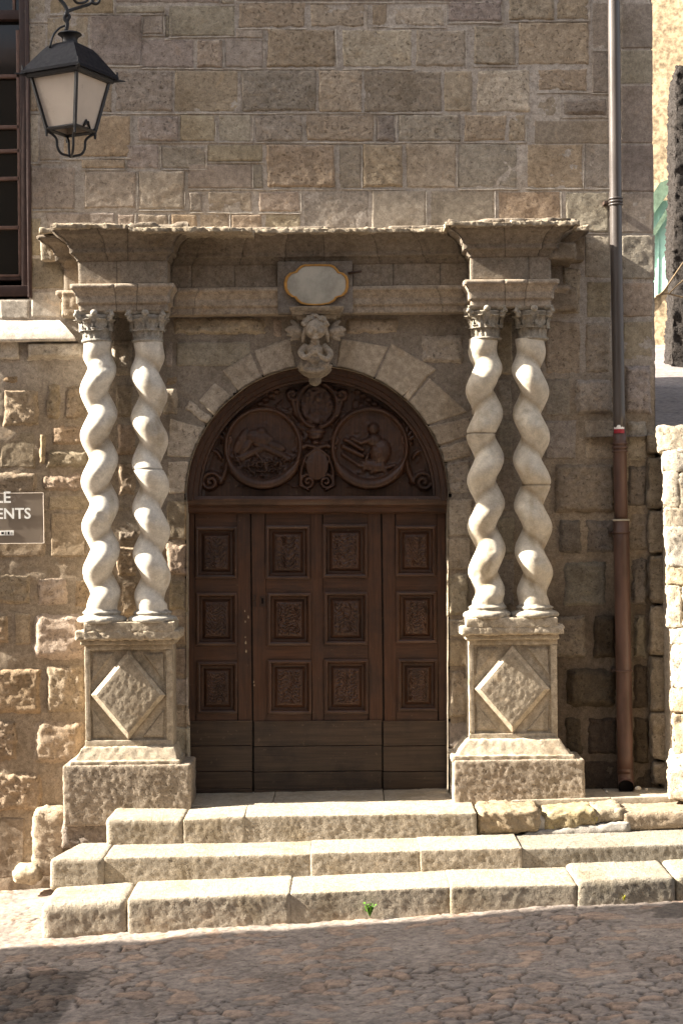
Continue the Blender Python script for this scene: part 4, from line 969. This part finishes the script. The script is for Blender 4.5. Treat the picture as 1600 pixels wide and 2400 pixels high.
# carved tympanum: relief height field
def seg_d(X, Y, pts):
    d = np.full(X.shape, 1e9)
    for (ax_, ay_), (bx_, by_) in zip(pts[:-1], pts[1:]):
        dx, dy = bx_-ax_, by_-ay_; t = np.clip(((X-ax_)*dx+(Y-ay_)*dy)/(dx*dx+dy*dy+1e-9), 0, 1); d = np.minimum(d, np.hypot(X-ax_-t*dx, Y-ay_-t*dy))
    return d
def bead(d, w_, h_): return h_*np.sqrt(np.clip(1-(d/w_)**2, 0, 1))
def spiral(cx, cy, r0, turns, a0, s=1):
    return [(cx+r0*(1-k/40*.88)*math.cos(a0+s*turns*2*math.pi*k/40), cy+r0*(1-k/40*.88)*math.sin(a0+s*turns*2*math.pi*k/40)) for k in range(41)]
def arc(cx, cy, rx, ry, a0, a1, n=30): return [(cx+rx*math.cos(R(a)), cy-ry*math.sin(R(a))) for a in np.linspace(a0, a1, n)]
r_ = np.linspace(0, 268, 150); a_ = np.linspace(0, math.pi, 330)
RR, AA = np.meshgrid(r_, a_, indexing='ij'); TX = 743+RR*np.cos(AA); TY = 1165-RR*np.sin(AA)
Hh = np.zeros(TX.shape)
def put(h): 
    global Hh; Hh = np.maximum(Hh, h)
TP = np.stack([TX*.01, TY*.01, 0*TX], -1)
for s in (-1, 1):
    mxr = lambda x: 743+s*(x-743)
    mp_ = lambda pts: [(mxr(x), y) for x, y in pts]
    put(bead(seg_d(TX, TY, mp_(spiral(992, 1130, 24, 1.7, R(180), 1))), 6, .030))                       # outer volute
    put(bead(seg_d(TX, TY, mp_([(968, 1130), (955, 1100), (950, 1070), (952, 1050)])), 7, .028))
    put(bead(seg_d(TX, TY, mp_(arc(990, 1090, 26, 34, -60, 150))), 5, .022))
    for k in range(4): put(bead(seg_d(TX, TY, mp_([(948, 1052), (960-4*k, 1030-7*k), (975-10*k, 1018-9*k)])), 4.5, .022))
    put(bead(seg_d(TX, TY, mp_(spiral(764, 1130, 18, 1.6, R(-80), 1))), 4.6, .030))                      # centre volutes
    put(bead(seg_d(TX, TY, mp_([(764, 1148), (782, 1138), (780, 1100), (770, 1070), (752, 1056), (743, 1054)])), 4.6, .030))
    put(bead(seg_d(TX, TY, mp_([(764, 1114), (748, 1122), (722, 1098), (714, 1076)])), 3.4, .026))
    put(bead(seg_d(TX, TY, mp_(arc(743, 950, 46, 52, -80, 70))), 6, .030))                              # top shield frame
    put(bead(seg_d(TX, TY, mp_(spiral(800, 925, 16, 1.3, R(200), -1))), 6, .026))
    put(bead(seg_d(TX, TY, mp_([(800, 940), (792, 970), (776, 990), (760, 995)])), 7, .024))
    put(bead(seg_d(TX, TY, mp_([(785, 1052), (778, 1048), (770, 1046)])), 7, .03))
    for k in range(5): put(bead(np.hypot(TX-mxr(838+k*13), (TY-(918+k*10))*1.2), 9, .020))                 # foliage above medallions
    for k in range(4): put(bead(np.hypot(TX-mxr(930+k*10), (TY-(985+k*18))*1.1), 8, .018))
put(.022*sstep(1.05, .9, np.hypot((TX-743)/28, (TY-1090)/38)) + .010*np.sqrt(np.clip(1-((TX-743)/27)**2-((TY-1090)/36)**2, 0, 1)))
put(sstep(1.02, .92, np.hypot((TX-743)/40, (TY-950)/46))*(.016+.010*fbm(TP, 9, 4, 2)))                      # shield with foliage
for cy, rx, ry in ((1011, 24, 9), (1021, 19, 12), (1038, 12, 6)): put(.032*np.sqrt(np.clip(1-((TX-739)/rx)**2-((TY-cy)/ry)**2, 0, 1)))     # urn
put(bead(seg_d(TX, TY, [(700, 1050), (720, 1044), (743, 1050), (766, 1044), (786, 1050)]), 6, .03))
put(.015*sstep(.02, .30, fbm(TP, 5.5, 4, 8))*(.6+.4*sstep(-.2, .3, fbm(TP, 16, 3, 18)))*sstep(262, 240, RR)*sstep(1146, 1132, TY))
q = MB(); V = P(TX, TY, .19); V[..., 1] -= 1.9*Hh + .0015*fbm(TP, 20, 3, 4)
q.add(V, gf(150, 330), np.array(WT)[None]*(1+.0*RR.reshape(-1, 1)), 1.); ty = q.build('tympanum', M['wood'], door)
def medallion(cx, cy, rx, ry, which, label):
    n, m_ = 70, 150
    rr, aa = np.meshgrid(np.linspace(0, 1.18, n), np.linspace(0, 2*math.pi, m_, endpoint=False), indexing='ij')
    X_ = cx+rx*rr*np.cos(aa); Y_ = cy-ry*rr*np.sin(aa); h = np.zeros(X_.shape)
    TPm = np.stack([X_*.01, Y_*.01, 0*X_], -1)
    low_ = sstep(-.35, -.75, np.sin(aa))        # wider strap at the bottom
    d = np.abs(rr-1.03)*rx
    h = np.maximum(h, bead(d, 7+9*low_, .038+.01*low_))
    h = np.where(rr < 1.0, np.maximum(h, .012), h)
    h *= sstep(1.18, 1.12, rr)
    u, v = (X_-cx)/rx, (Y_-cy)/ry; ins = sstep(1.0, .93, rr)
    def S_(pts, w_, hh):
        nonlocal h
        h = np.maximum(h, ins*(.012+bead(seg_d(u, v, pts), w_, hh)))
    def Ep(x, y, a, b_, hh, rot=0.):
        nonlocal h
        uu = (u-x)*math.cos(rot)+(v-y)*math.sin(rot); vv = -(u-x)*math.sin(rot)+(v-y)*math.cos(rot)
        h = np.maximum(h, ins*(.012+hh*np.sqrt(np.clip(1-(uu/a)**2-(vv/b_)**2, 0, 1))))
    if which == 0:     # animal lying above foliage and a wing to the left
        Ep(-.1, -.25, .42, .22, .022, .25); Ep(.35, -.02, .30, .13, .02, .35); S_([(-.2, -.1), (.25, .1), (.72, .32)], .09, .018)
        Ep(-.62, -.15, .14, .42, .016, .5); Ep(-.48, .0, .12, .32, .016, .6); S_([(-.6, .3), (-.2, .1), (0, .0)], .1, .016); Ep(-.05, -.42, .16, .12, .022)
        S_([(-.25, .12), (.05, .45), (.1, .62)], .06, .016)
        fo = fbm(TPm*np.array([1.1, 1., 1.]), 9, 4, 5); rid = 1-np.abs(fo)*3.2
        h = np.maximum(h, ins*sstep(.12, .4, v+.25*u*u)*(.014+.020*np.clip(rid, 0, 1)))
    else:              # seated reader leaning to a desk
        Ep(.10, -.50, .17, .17, .030); Ep(.12, -.18, .22, .18, .028); Ep(.30, .12, .30, .36, .030, .15); Ep(.10, .52, .42, .18, .024, .2)
        S_([(.02, -.2), (-.25, -.1), (-.50, -.22)], .08, .03); S_([(-.68, -.2), (-.2, .08)], .06, .032); S_([(-.74, -.02), (-.2, .24)], .07, .026)
        S_([(-.05, .2), (-.18, .62)], .05, .02); S_([(-.75, .2), (-.3, .5), (.2, .62), (.7, .5)], .06, .018); S_([(.2, .35), (.05, .7)], .06, .022); S_([(.35, .4), (.45, .72)], .07, .02)
        h = np.maximum(h, ins*sstep(.45, .7, v)*(.012+.012*np.clip(fbm(TPm, 10, 4, 6)+.3, 0, 1)))
    h += ins*.002*fbm(TPm, 16, 3, 9)
    # scroll ends of the strapwork frame
    V = P(X_, Y_, .185); V[..., 1] -= 1.8*h
    q = MB(); f = gf(n, m_); i = np.arange(n-1)*m_
    q.add(V, np.concatenate([f, np.stack([i+m_-1, i+m_+m_-1, i+m_, i], -1)]), np.array(WT)*1.05, 1.)
    o = q.build('medallion', M['wood'], ty); o['label'] = label
    q = MB()
    for a0 in (R(168), R(12)):
        s = 1 if math.cos(a0) > 0 else -1
        sp_ = spiral(cx+rx*1.03*math.cos(a0), cy-ry*1.03*math.sin(a0), 10, 1.3, R(90), s)
        tube(q, [PV(x, y, .148) for x, y in sp_], .012, 8, np.array(WT)*1.1)
    for s in (-1, 1): tube(q, [PV(cx+s*x, y, .145) for x, y in ((6, cy-ry*.98), (16, cy-ry*1.06), (30, cy-ry*1.04))], [.012, .014, .008], 8, np.array(WT))
    for s in (-1, 1): tube(q, [PV(cx+s*x, y, .145) for x, y in ((0, cy+ry*1.05), (10, cy+ry*1.12), (26, cy+ry*1.02))], [.016, .014, .008], 8, np.array(WT)*1.2)
    q.build('strap_scrolls', M['wood'], o)
medallion(617, 1048, 84, 86, 0, 'left carved medallion with a reclining beast over foliage')
medallion(866, 1048, 84, 86, 1, 'right carved medallion with a seated figure at a desk')

# ------------------------------------------------------------------ downpipe
pp_ = empty('downpipe', P(1466, 1870, -.10), 'tall round downpipe, grey above and brown below, at the right corner of the wall', 'downpipe')
YP_ = -.11
def pl_(y): return float(np.interp(y, [0, 600, 1200, 1850], [1437, 1443, 1454, 1465]))
q = MB(); tube(q, [PV(pl_(y), y, YP_) for y in np.linspace(-60, 1010, 30)], .042, 24); q.build('upper_pipe', M['pipe_grey'], pp_)
q = MB(); tube(q, [PV(pl_(y), y, YP_) for y in np.linspace(1012, 1216, 8)], .046, 24); q.build('middle_pipe', M['pipe_brown'], pp_)
q = MB(); tube(q, [PV(pl_(y), y, YP_) for y in np.linspace(1218, 1812, 12)], .055, 24)
tube(q, smooth_path([PV(pl_(1800), 1800, YP_), PV(1465, 1822, YP_), PV(1466, 1838, YP_-.02), PV(1466, 1846, YP_-.07)], 6), .0555, 24, cap=False); q.build('lower_pipe', M['pipe_brown'], pp_)
q = MB(); c_ = P(1466, 1844, YP_-.062); a = np.linspace(0, 2*math.pi, 28, endpoint=False); nv = (PV(1466, 1846, YP_-.07)-PV(1466, 1838, YP_-.02)).normalized(); u_ = Vector((1, 0, 0)); w_ = nv.cross(u_).normalized()
q.add([c_+.052*(math.cos(t)*np.array(u_)+math.sin(t)*np.array(w_)) for t in a], [tuple(range(28))]); q.build('outlet', M['blackhole'], pp_, smooth=False)
def ringp_(y, r, h, mat, nm):
    q = MB(); zc = float(P(pl_(y), y, YP_)[2]); lathe(q, [(r-.012, zc-h), (r, zc-h), (r+.003, zc), (r, zc+h), (r-.012, zc+h)], (float(P(pl_(y), y, YP_)[0]), YP_, 0), 32); return q.build(nm, mat, pp_)
for y in (466, 473, 480): ringp_(y, .049, .006, M['pipe_grey'], 'collar')
for y in (1040, 1049, 1058): ringp_(y, .053, .007, M['pipe_brown'], 'collar')
ringp_(1219, .057, .006, M['enamel'], 'pale_ring')
for y, x in ((474, 1), (1248, 1), (1572, 1)):
    ringp_(y, .060 if y > 600 else .047, .007, M['pipe_brown'] if y > 600 else M['pipe_grey'], 'clip')
    q = MB(); rock(q, pbox(pl_(y)-27, y-4, pl_(y)-10, y+4, -.09, .01), 9, .002, 0); q.build('wall_lug', M['rust'], pp_)
for nm, mat, y0, y1, wv in (('red_paint_mark', 'red', 1006, 1016, 1), ('white_paint_mark', 'white', 997, 1006.5, 0)):
    q = MB(); th_ = np.linspace(R(-152), R(-55), 14); zz0 = float(P(1452, y1, YP_)[2]); zz1 = float(P(1452, y0, YP_)[2]); xx0 = float(P(pl_(1005), 1005, YP_)[0])
    V = np.array([[(xx0+.0478*math.cos(t), YP_+.0478*math.sin(t), zz0), (xx0+.0478*math.cos(t), YP_+.0478*math.sin(t), zz0+(zz1-zz0)*(1 if wv else (1. if 5 <= i <= 8 else .5+.12*math.sin(i*2))))] for i, t in enumerate(th_)])
    q.add(V, gf(14, 2)); q.build(nm, M[mat], pp_)

# ------------------------------------------------------------------ lantern
YL = -1.05
lc_ = P(166, 240, YL)
lan = empty('street_lantern', P(160, -20, YL), 'black four-sided street lantern with milky panes hanging from an iron bracket', 'lantern')
yaw = R(-27)
def LP(x, y, z): return (lc_[0]+x*math.cos(yaw)-y*math.sin(yaw), YL+x*math.sin(yaw)+y*math.cos(yaw), z)
def lz(py): return float(P(166, py, YL)[2])
def sq(h, z): return [LP(-h, -h, z), LP(h, -h, z), LP(h, h, z), LP(-h, h, z)]
def frust(mb, levels, cap=True):
    V = [p for h, z_ in levels for p in sq(h, z_)]; f = [(k*4+j, k*4+(j+1) % 4, (k+1)*4+(j+1) % 4, (k+1)*4+j) for k in range(len(levels)-1) for j in range(4)]
    if cap: f += [(3, 2, 1, 0), tuple((len(levels)-1)*4+j for j in range(4))]
    mb.add(V, f)
zt, zb_ = lz(182), lz(306)
ht, hb2 = .178, .110
q = MB(); frust(q, [(.222, zt+.004), (.222, zt+.022), (.205, zt+.045), (.205, zt+.046), (.125, lz(122)), (.120, lz(120)), (.105, lz(113)), (.060, lz(103)), (.050, lz(102))]); q.build('hood', M['hood'], lan, smooth=False)
q = MB(); zc0 = lz(104)
lathe(q, [(.0, zc0-.01), (.058, zc0-.01), (.050, zc0+.012), (.048, zc0+.03), (.055, zc0+.045), (.078, zc0+.062), (.072, zc0+.070), (.03, zc0+.078), (.0, zc0+.08)], (lc_[0], YL, 0), 28); q.build('chimney', M['iron'], lan, True, 40)
q = MB()
frust(q, [(.196, zt-.022), (.205, zt-.004), (.205, zt+.006)])
for sx_, sy_ in ((-1, -1), (1, -1), (1, 1), (-1, 1)):
    tube(q, [LP(sx_*ht, sy_*ht, zt), LP(sx_*hb2, sy_*hb2, zb_)], .013, 4); tube(q, [LP(sx_*hb2, sy_*hb2, zb_+.02), LP(sx_*hb2, sy_*hb2, zb_-.045)], [.014, .008], 6)
    tube(q, [LP(sx_*.20, sy_*.20, zt), LP(sx_*.252, sy_*.252, zt+.002)], [.014, .003], 6); tube(q, [LP(sx_*.215, sy_*.215, zt+.01), LP(sx_*.215, sy_*.215, zt+.055)], [.008, .006], 6)
for j in range(4):
    a, b2_ = sq(hb2, zb_)[j], sq(hb2, zb_)[(j+1) % 4]; tube(q, [a, b2_], .013, 4); a, b2_ = sq(ht, zt-.01)[j], sq(ht, zt-.01)[(j+1) % 4]; tube(q, [a, b2_], .014, 4)
q.build('frame', M['iron'], lan, smooth=False)
for j in range(4):
    q = MB(); t_, bt = sq(ht-.006, zt-.012), sq(hb2-.006, zb_+.008); k = (j+1) % 4
    V = [bt[j], bt[k], t_[k], t_[j]]; inn = [(p[0]*.97+lc_[0]*.03, p[1]*.97+YL*.03, p[2]) for p in V]
    q.add(V+inn, [(0, 1, 2, 3), (7, 6, 5, 4), (0, 4, 5, 1), (1, 5, 6, 2), (2, 6, 7, 3), (3, 7, 4, 0)]); q.build('glass_pane', M['glass_milk'], lan, smooth=False)
q = MB()
for sx_, sy_ in ((-1, -1), (1, -1), (1, 1), (-1, 1)):
    tube(q, smooth_path([LP(sx_*hb2, sy_*hb2, zb_-.01), LP(sx_*.085, sy_*.085, zb_-.03), LP(sx_*.066, sy_*.066, zb_-.06), LP(sx_*.062, sy_*.062, zb_-.11), LP(sx_*.045, sy_*.045, zb_-.15), LP(sx_*.005, sy_*.005, zb_-.165)], 6), .0085, 8)
q.build('bottom_cage', M['iron'], lan)
q = MB(); q2 = [LP(hb2+.004, -.02, zb_+.015), LP(hb2+.006, .03, zb_+.05), LP(hb2+.004, .05, zb_+.012), LP(hb2+.01, .0, zb_+.055), LP(hb2+.004, -.02, zb_+.015)]; tube(q, q2, .006, 6); q.build('door_catch', M['iron'], lan)
q = MB()
tube(q, smooth_path([PV(155, 74, YL), PV(158, 55, YL), PV(152, 42, YL), PV(158, 28, YL), PV(152, 12, YL), PV(138, -6, YL), PV(120, -40, YL), PV(100, -80, YL-.0)], 6), .013, 10)
tube(q, smooth_path([PV(158, 50, YL), PV(163, 38, YL), PV(155, 30, YL), PV(166, 24, YL+.02), PV(190, 16, YL+.15), PV(212, 8, YL+.3), PV(222, -10, YL+.45), PV(228, -60, YL+.7), PV(232, -110, .0)], 6), .011, 10)
tube(q, smooth_path([PV(172, -4, YL+.05), PV(180, 6, YL+.1), PV(192, 7, YL+.16), PV(204, 2, YL+.2), PV(208, -10, YL+.22)], 6), .009, 8)
tube(q, smooth_path([PV(214, -12, YL+.3), PV(216, 4, YL+.3), PV(226, 9, YL+.3), PV(233, 2, YL+.3), PV(230, -10, YL+.3)], 6), .011, 8)
tube(q, [PV(100, -80, YL), PV(105, -130, -.4), PV(110, -150, .0)], .013, 8)
q.build('bracket', M['iron'], lan)
q = MB(); tube(q, smooth_path([LP(-.09, -.09, lz(114)), PV(118, 108, YL-.08), PV(126, 82, YL-.05), PV(140, 66, YL), PV(153, 60, YL)], 6), .007, 8); q.build('cable', M['iron'], lan)

# ------------------------------------------------------------------ sign
sg = empty('information_sign', P(0, 1275, -.05), 'translucent grey-brown wall sign with white capital letters at the left edge', 'sign')
q = MB(); V = [PV(-330, 1160, -.062), PV(102, 1155, -.062), PV(104, 1273, -.062), PV(-330, 1278, -.062)]
V2 = [v+Vector((0, .012, 0)) for v in V]
q.add([tuple(v) for v in V+V2], [(0, 1, 2, 3), (7, 6, 5, 4), (0, 4, 5, 1), (1, 5, 6, 2), (2, 6, 7, 3), (3, 7, 4, 0)]); q.build('plate', M['plate'], sg, smooth=False)
q = MB()
tube(q, [PV(-330, 1160, -.064), PV(102, 1155, -.064)], .0016, 4); tube(q, [PV(102, 1155, -.064), PV(104, 1273, -.064)], .0020, 4); tube(q, [PV(-330, 1278, -.064), PV(104, 1273, -.064)], .0016, 4); q.build('plate_edge', M['glass_milk'], sg, smooth=False)
def text(body, xr, yb, hpx, name):
    cu = bpy.data.curves.new(name, 'FONT'); cu.body = body; cu.size = 1.; cu.align_x = 'RIGHT'; cu.extrude = .01; cu.offset = .018; cu.resolution_u = 3
    o = bpy.data.objects.new(name, cu); COL.objects.link(o); bpy.context.view_layer.update()
    me = bpy.data.meshes.new_from_object(o.evaluated_get(bpy.context.evaluated_depsgraph_get())); bpy.data.objects.remove(o)
    hh = max(v.co.y for v in me.vertices); sc = hpx*(DY-.066)/F/hh; mx_ = max(v.co.x for v in me.vertices)
    for v in me.vertices:
        x, y, z_ = v.co; pt = P(xr, yb, -.066); v.co = (pt[0]+(x-mx_)*sc, -.066-z_*.1-.001, pt[2]+y*sc)
    me.materials.clear(); me.materials.append(M['white']); o = bpy.data.objects.new(name, me); COL.objects.link(o); par(o, sg)
text('LE', 26, 1178, 26, 'lettering'); text('ENTS', 73, 1215, 25, 'lettering')
q = MB(); rock(q, pbox(-30, 1244, 33, 1255, -.066, -.060), 9, .0005, 0); q.build('small_print_strip', M['white'], sg, smooth=False)
q = MB()
for x0, x1, y0, y1 in ((4, 10, 1247, 1252), (13.5, 15, 1246, 1254), (19, 23, 1246, 1253), (28, 29, 1247, 1253)): rock(q, pbox(x0, y0, x1, y1, -.0668, -.066), 9, .0002, 0)
q.build('small_print', M['blackhole'], sg, smooth=False)

# ------------------------------------------------------------------ right-hand rubble wall and ramp behind
rw = MB(); rr_ = random.Random(21)
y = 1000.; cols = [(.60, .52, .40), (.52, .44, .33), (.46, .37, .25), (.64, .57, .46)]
def bz(py): return float(P(1580, py, -.45)[2])
Yw = -.47; 
rowsY = [998, 1060, 1104, 1190, 1236, 1330, 1372, 1470, 1512, 1610, 1668, 1765, 1806, 1876]
for ri, (ya, yb_) in enumerate(zip(rowsY[:-1], rowsY[1:])):
    xl = float(np.interp((ya+yb_)/2, [1000, 1100, 1300, 1500, 1700, 1876], [1536, 1548, 1556, 1562, 1572, 1556]))+rr_.uniform(-4, 4)
    x = xl; yfront = Yw
    while x < 1720:
        wd = rr_.uniform(34, 120); xa, xb2 = x, x+wd
        # the face swings towards the left (catching the sun)
        sl_ = .55
        Xa, Xb = float(P(xa, ya, Yw)[0]), float(P(xb2, ya, Yw)[0])
        fy = lambda X_: Yw - sl_*(X_-float(P(1536, ya, Yw)[0]))
        z1, z0 = bz(ya+rr_.uniform(-7, 3)), bz(yb_-rr_.uniform(-4, 3)); sd += 3
        C = [[[(Xa, fy(Xa), z0), (Xa, fy(Xa), z1)], [(Xa+.12, fy(Xa)+.4, z0), (Xa+.12, fy(Xa)+.4, z1)]], [[(Xb-.008, fy(Xb), z0), (Xb-.008, fy(Xb), z1)], [(Xb+.1, fy(Xb)+.4, z0), (Xb+.1, fy(Xb)+.4, z1)]]]
        rock(rw, C, .016, .022, .012, 14, np.array(rr_.choice(cols))*.85, 1.4, sd, .022, 7); x = xb2
# flank towards the house, its shade put into a darker stone colour
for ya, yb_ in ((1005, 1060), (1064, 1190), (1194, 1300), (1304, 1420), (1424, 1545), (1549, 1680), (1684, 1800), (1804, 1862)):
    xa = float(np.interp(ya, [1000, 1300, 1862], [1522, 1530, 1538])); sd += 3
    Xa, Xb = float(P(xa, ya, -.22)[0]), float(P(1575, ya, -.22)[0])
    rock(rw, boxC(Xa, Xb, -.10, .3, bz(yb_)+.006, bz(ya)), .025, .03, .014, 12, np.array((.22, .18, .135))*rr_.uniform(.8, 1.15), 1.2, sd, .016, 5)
Xa, Xb = float(P(1560, 1400, -.2)[0]), 4.6
rock(rw, boxC(Xa, Xb, -.30, .4, -.6, bz(1012)), .2, .02, .0, 10, (.35, .3, .24), 1., 5)
rw_o = rw.build('rubble_wall', M['rubble']); tag(rw_o, 'sunlit rubble stone wall at the right edge beside the dark corner', 'wall')
# rising lane behind it
zA, zB = bz(1000)+.0, 1.854+24.*(1250-818)/4000
xs_ = np.linspace(XR0-.5, 9, 60); ys_ = np.linspace(-.1, 12.5, 130); U, W = np.meshgrid(xs_, ys_, indexing='ij')
zz_ = zA-.02 + (zB-zA)*(W/12.); pt = np.stack([U, W, zz_], -1); zz_ = zz_ + .03*fbm(pt, 4, 4, 3)
q = MB(); q.add(np.stack([U, W, zz_], -1), gf(60, 130), (.25, .22, .205), 1.); tag(q.build('lane', M['street']), kind='structure')
q = MB(); q.add([(XR0-.5, 12.4, zB-.1), (60, 12.4, zB-.1), (60, 60, zB+3), (XR0-.5, 60, zB+3)], [(0, 1, 2, 3)], (.25, .22, .2)); tag(q.build('hillside', M['street']), kind='structure')
# cream house up the lane
D2 = 13.0
ch_ = empty('cream_house', P(1560, 815, D2), 'sunlit cream rendered house seen up the lane past the corner', 'house')
def CH(px, py, dy=0.): return P(px, py, D2+dy)
q = MB(); x0 = float(CH(1500, 500)[0])-1.5; x1 = x0+9; zb0 = float(CH(1560, 830)[2]); n = 90
# wall swings so that it looks down the lane towards the sun
xs_ = np.linspace(0, 1, n); zs_ = np.linspace(zb0-.4, zb0+7.5, n); U, W = np.meshgrid(xs_, zs_, indexing='ij')
V = np.stack([x0+(x1-x0)*U, D2+1.2-4.0*U*0-.35*(x1-x0)*U, W], -1); V[..., 1] -= .03*fbm(V, 3, 5, 4)
q.add(V, gf(n, n), (.6, .5, .35), 1.); q.add([(x0, D2+1.2, zb0-.4), (x0, D2+6, zb0-.4), (x0, D2+6, zb0+7.5), (x0, D2+1.2, zb0+7.5)], [(0, 1, 2, 3)], (.6, .5, .35), 1.)
q.build('wall', M['cream'], ch_)
q = MB(); q.add([(x0-.4, D2+1.0, zb0+7.4), (x1, D2-2.3, zb0+7.4), (x1, D2+2, zb0+9.2), (x0-.4, D2+4, zb0+9.2)], [(0, 1, 2, 3)]); q.build('roof', M['roof'], ch_, smooth=False)
def cy(X_): return D2+1.2-.35*(X_-x0)
def chq(mb, pts, dy, th):
    V = []
    for off in (dy, dy+th):
        for px, py in pts:
            X_ = float(CH(px, py, -.3)[0]); Yy = cy(X_)-off; pnt = P(px, py, Yy); V.append((pnt[0], Yy, pnt[2]))
    n_ = len(pts); mb.add(V, [tuple(range(n_))[::-1], tuple(range(n_, 2*n_))]+[(j, (j+1) % n_, n_+(j+1) % n_, n_+j) for j in range(n_)])
q = MB(); chq(q, [(1490, 470), (1578, 470), (1575, 660), (1533, 700), (1490, 740)], .02, .08); chq(q, [(1541, 480), (1545, 480), (1541, 690), (1537, 692)], .1, .02); q.build('door', M['green_door'], ch_, smooth=False)
q = MB(); chq(q, [(1500, 500), (1545, 428), (1580, 414), (1580, 432), (1500, 545)], .14, .05); chq(q, [(1500, 585), (1578, 462), (1578, 482), (1500, 606)], .14, .05); q.build('awning', M['green_dark'], ch_, smooth=False)
# dark house corner in shade, nearer
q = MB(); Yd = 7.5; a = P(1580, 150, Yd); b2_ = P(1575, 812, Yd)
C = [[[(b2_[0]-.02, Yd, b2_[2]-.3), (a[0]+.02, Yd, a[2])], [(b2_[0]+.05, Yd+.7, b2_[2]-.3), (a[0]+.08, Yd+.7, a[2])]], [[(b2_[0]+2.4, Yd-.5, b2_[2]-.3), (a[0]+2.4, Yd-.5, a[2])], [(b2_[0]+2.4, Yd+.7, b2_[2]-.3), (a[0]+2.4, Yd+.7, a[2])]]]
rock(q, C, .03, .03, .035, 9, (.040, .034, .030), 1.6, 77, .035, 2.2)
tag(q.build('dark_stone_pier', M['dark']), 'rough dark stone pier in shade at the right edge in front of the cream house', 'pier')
q = MB()
for pts in (((1532, 700), (1552, 684), (1568, 662), (1600, 615)), ((1535, 694), (1560, 688), (1580, 692), (1602, 698)), ((1565, 690), (1582, 672), (1602, 655))): tube(q, smooth_path([PV(x, y_, 6.6) for x, y_ in pts], 5), .010, 6)
tag(q.build('dry_twig', M['twig']), 'thin dry twigs reaching across the gap beside the dark pier', 'twig')

# ------------------------------------------------------------------ weeds and litter
def weed(px, py, Y, hpx, n, mat, label, seed):
    rg2 = random.Random(seed); q = MB(); base_ = P(px, py, Y)
    for i in range(n):
        a = rg2.uniform(0, 6.28); l = hpx*.0026*rg2.uniform(.5, 1.); ln = rg2.uniform(.1, .5)
        tip = base_+np.array([math.cos(a)*l*ln, math.sin(a)*l*ln*.6, l]); mid = (base_+tip)/2+np.array([0, 0, l*.12]); s = np.array([-math.sin(a), math.cos(a), 0])*l*.13
        q.add([base_, mid-s, tip, mid+s], [(0, 1, 2, 3)])
        for k in range(3):
            c_ = base_+(tip-base_)*(.4+.25*k); b2 = rg2.uniform(0, 6.28); e = np.array([math.cos(b2), math.sin(b2)*.6, .5])*l*.28; s = np.array([-math.sin(b2), math.cos(b2), 0])*l*.10
            q.add([c_, c_+e*.5-s, c_+e, c_+e*.5+s], [(0, 1, 2, 3)])
    tag(q.build('weed', M[mat], smooth=False), label, 'weed', 'weeds in the step joints')
weed(866, 2150, -1.75, 34, 16, 'leaf', 'bright green weed growing at the foot of the bottom step', 1)
weed(645, 2062, -1.27, 10, 5, 'leaf_y', 'tiny yellow weed at the foot of the middle step', 2)
weed(1461, 2112, -1.76, 16, 4, 'leaf_y', 'small yellow-green weed on the grey right end of the bottom step', 3)
for i, (px, py, r__, lb) in enumerate(((1494, 1848, .022, 'large pale pebble beside the downpipe outlet'), (1420, 1856, .010, 'tiny white pebble left of the downpipe outlet'), (1514, 1850, .010, 'small pale pebble nearest the rubble wall'))):
    q = MB(); c_ = P(px, py, -.22); ball(q, c_, (r__, r__*.8, r__*.8), 12, 9, col=(.5, .46, .4)); tag(q.build('pebble', M['step']), lb, 'pebble', 'pebbles on the landing')

# ------------------------------------------------------------------ house down the street (its shadow covers the roadway)
def hit(px, py):
    lo, hi = -8., -1.
    for _ in range(50):
        m_ = (lo+hi)/2; p_ = P(px, py, m_)
        if p_[2] > street_z(p_[0]): hi = m_      # nearer planes lie lower
        else: lo = m_
    return p_
lo, hi = -3.5, -1.0
for _ in range(40):
    ym = (lo+hi)/2; pa = P(100, 2214, ym)
    if pa[2] > street_z(pa[0]): lo = ym
    else: hi = ym
slope = .05
ye = pa[1] + slope*(-12-pa[0])
nh = empty('neighbour_house', (-11, -7, -1.2), 'plain stone house down the street outside the picture', 'house')
q = MB(); rock(q, boxC(-12, -10, -13, ye, -3, 12), 1., .03, .0, 3, (.34, .28, .21), 1., 9); q.build('wall', M['stone'], nh)
q = MB(); q.add([(-12, ye, 12.02), (-10, ye, 12.02), (-10, -7.5, 14), (-12, -7.5, 14), (-12, -13.3, 12), (-10, -13.3, 12)], [(0, 1, 2, 3), (3, 2, 5, 4), (0, 3, 4), (1, 5, 2)]); q.build('roof', M['roof'], nh, smooth=False)
q = MB(); rock(q, boxC(-11.5, -10.02, -4.5, -1.22, 10.5, 11.2), .5, .03, 0, col=(.3, .25, .2)); q.build('lantern_shade_block', M['stone'], nh)  # unseen block, added to keep the sun off the lantern

oh = empty('opposite_house', (3, -17, -1), 'plain stone house across the street behind the viewer', 'house')
q = MB(); rock(q, boxC(-8.5, 14, -22, -15.5, -3, 11), 1., .03, 0, 3, (.36, .29, .21), 1., 19); q.build('wall', M['stone'], oh)
q = MB(); q.add([(-8.8, -15.1, 11), (14.3, -15.1, 11), (14.3, -18.7, 13), (-8.8, -18.7, 13), (-8.8, -22.4, 11), (14.3, -22.4, 11)], [(0, 1, 2, 3), (3, 2, 5, 4)]); q.build('roof', M['roof'], oh, smooth=False)
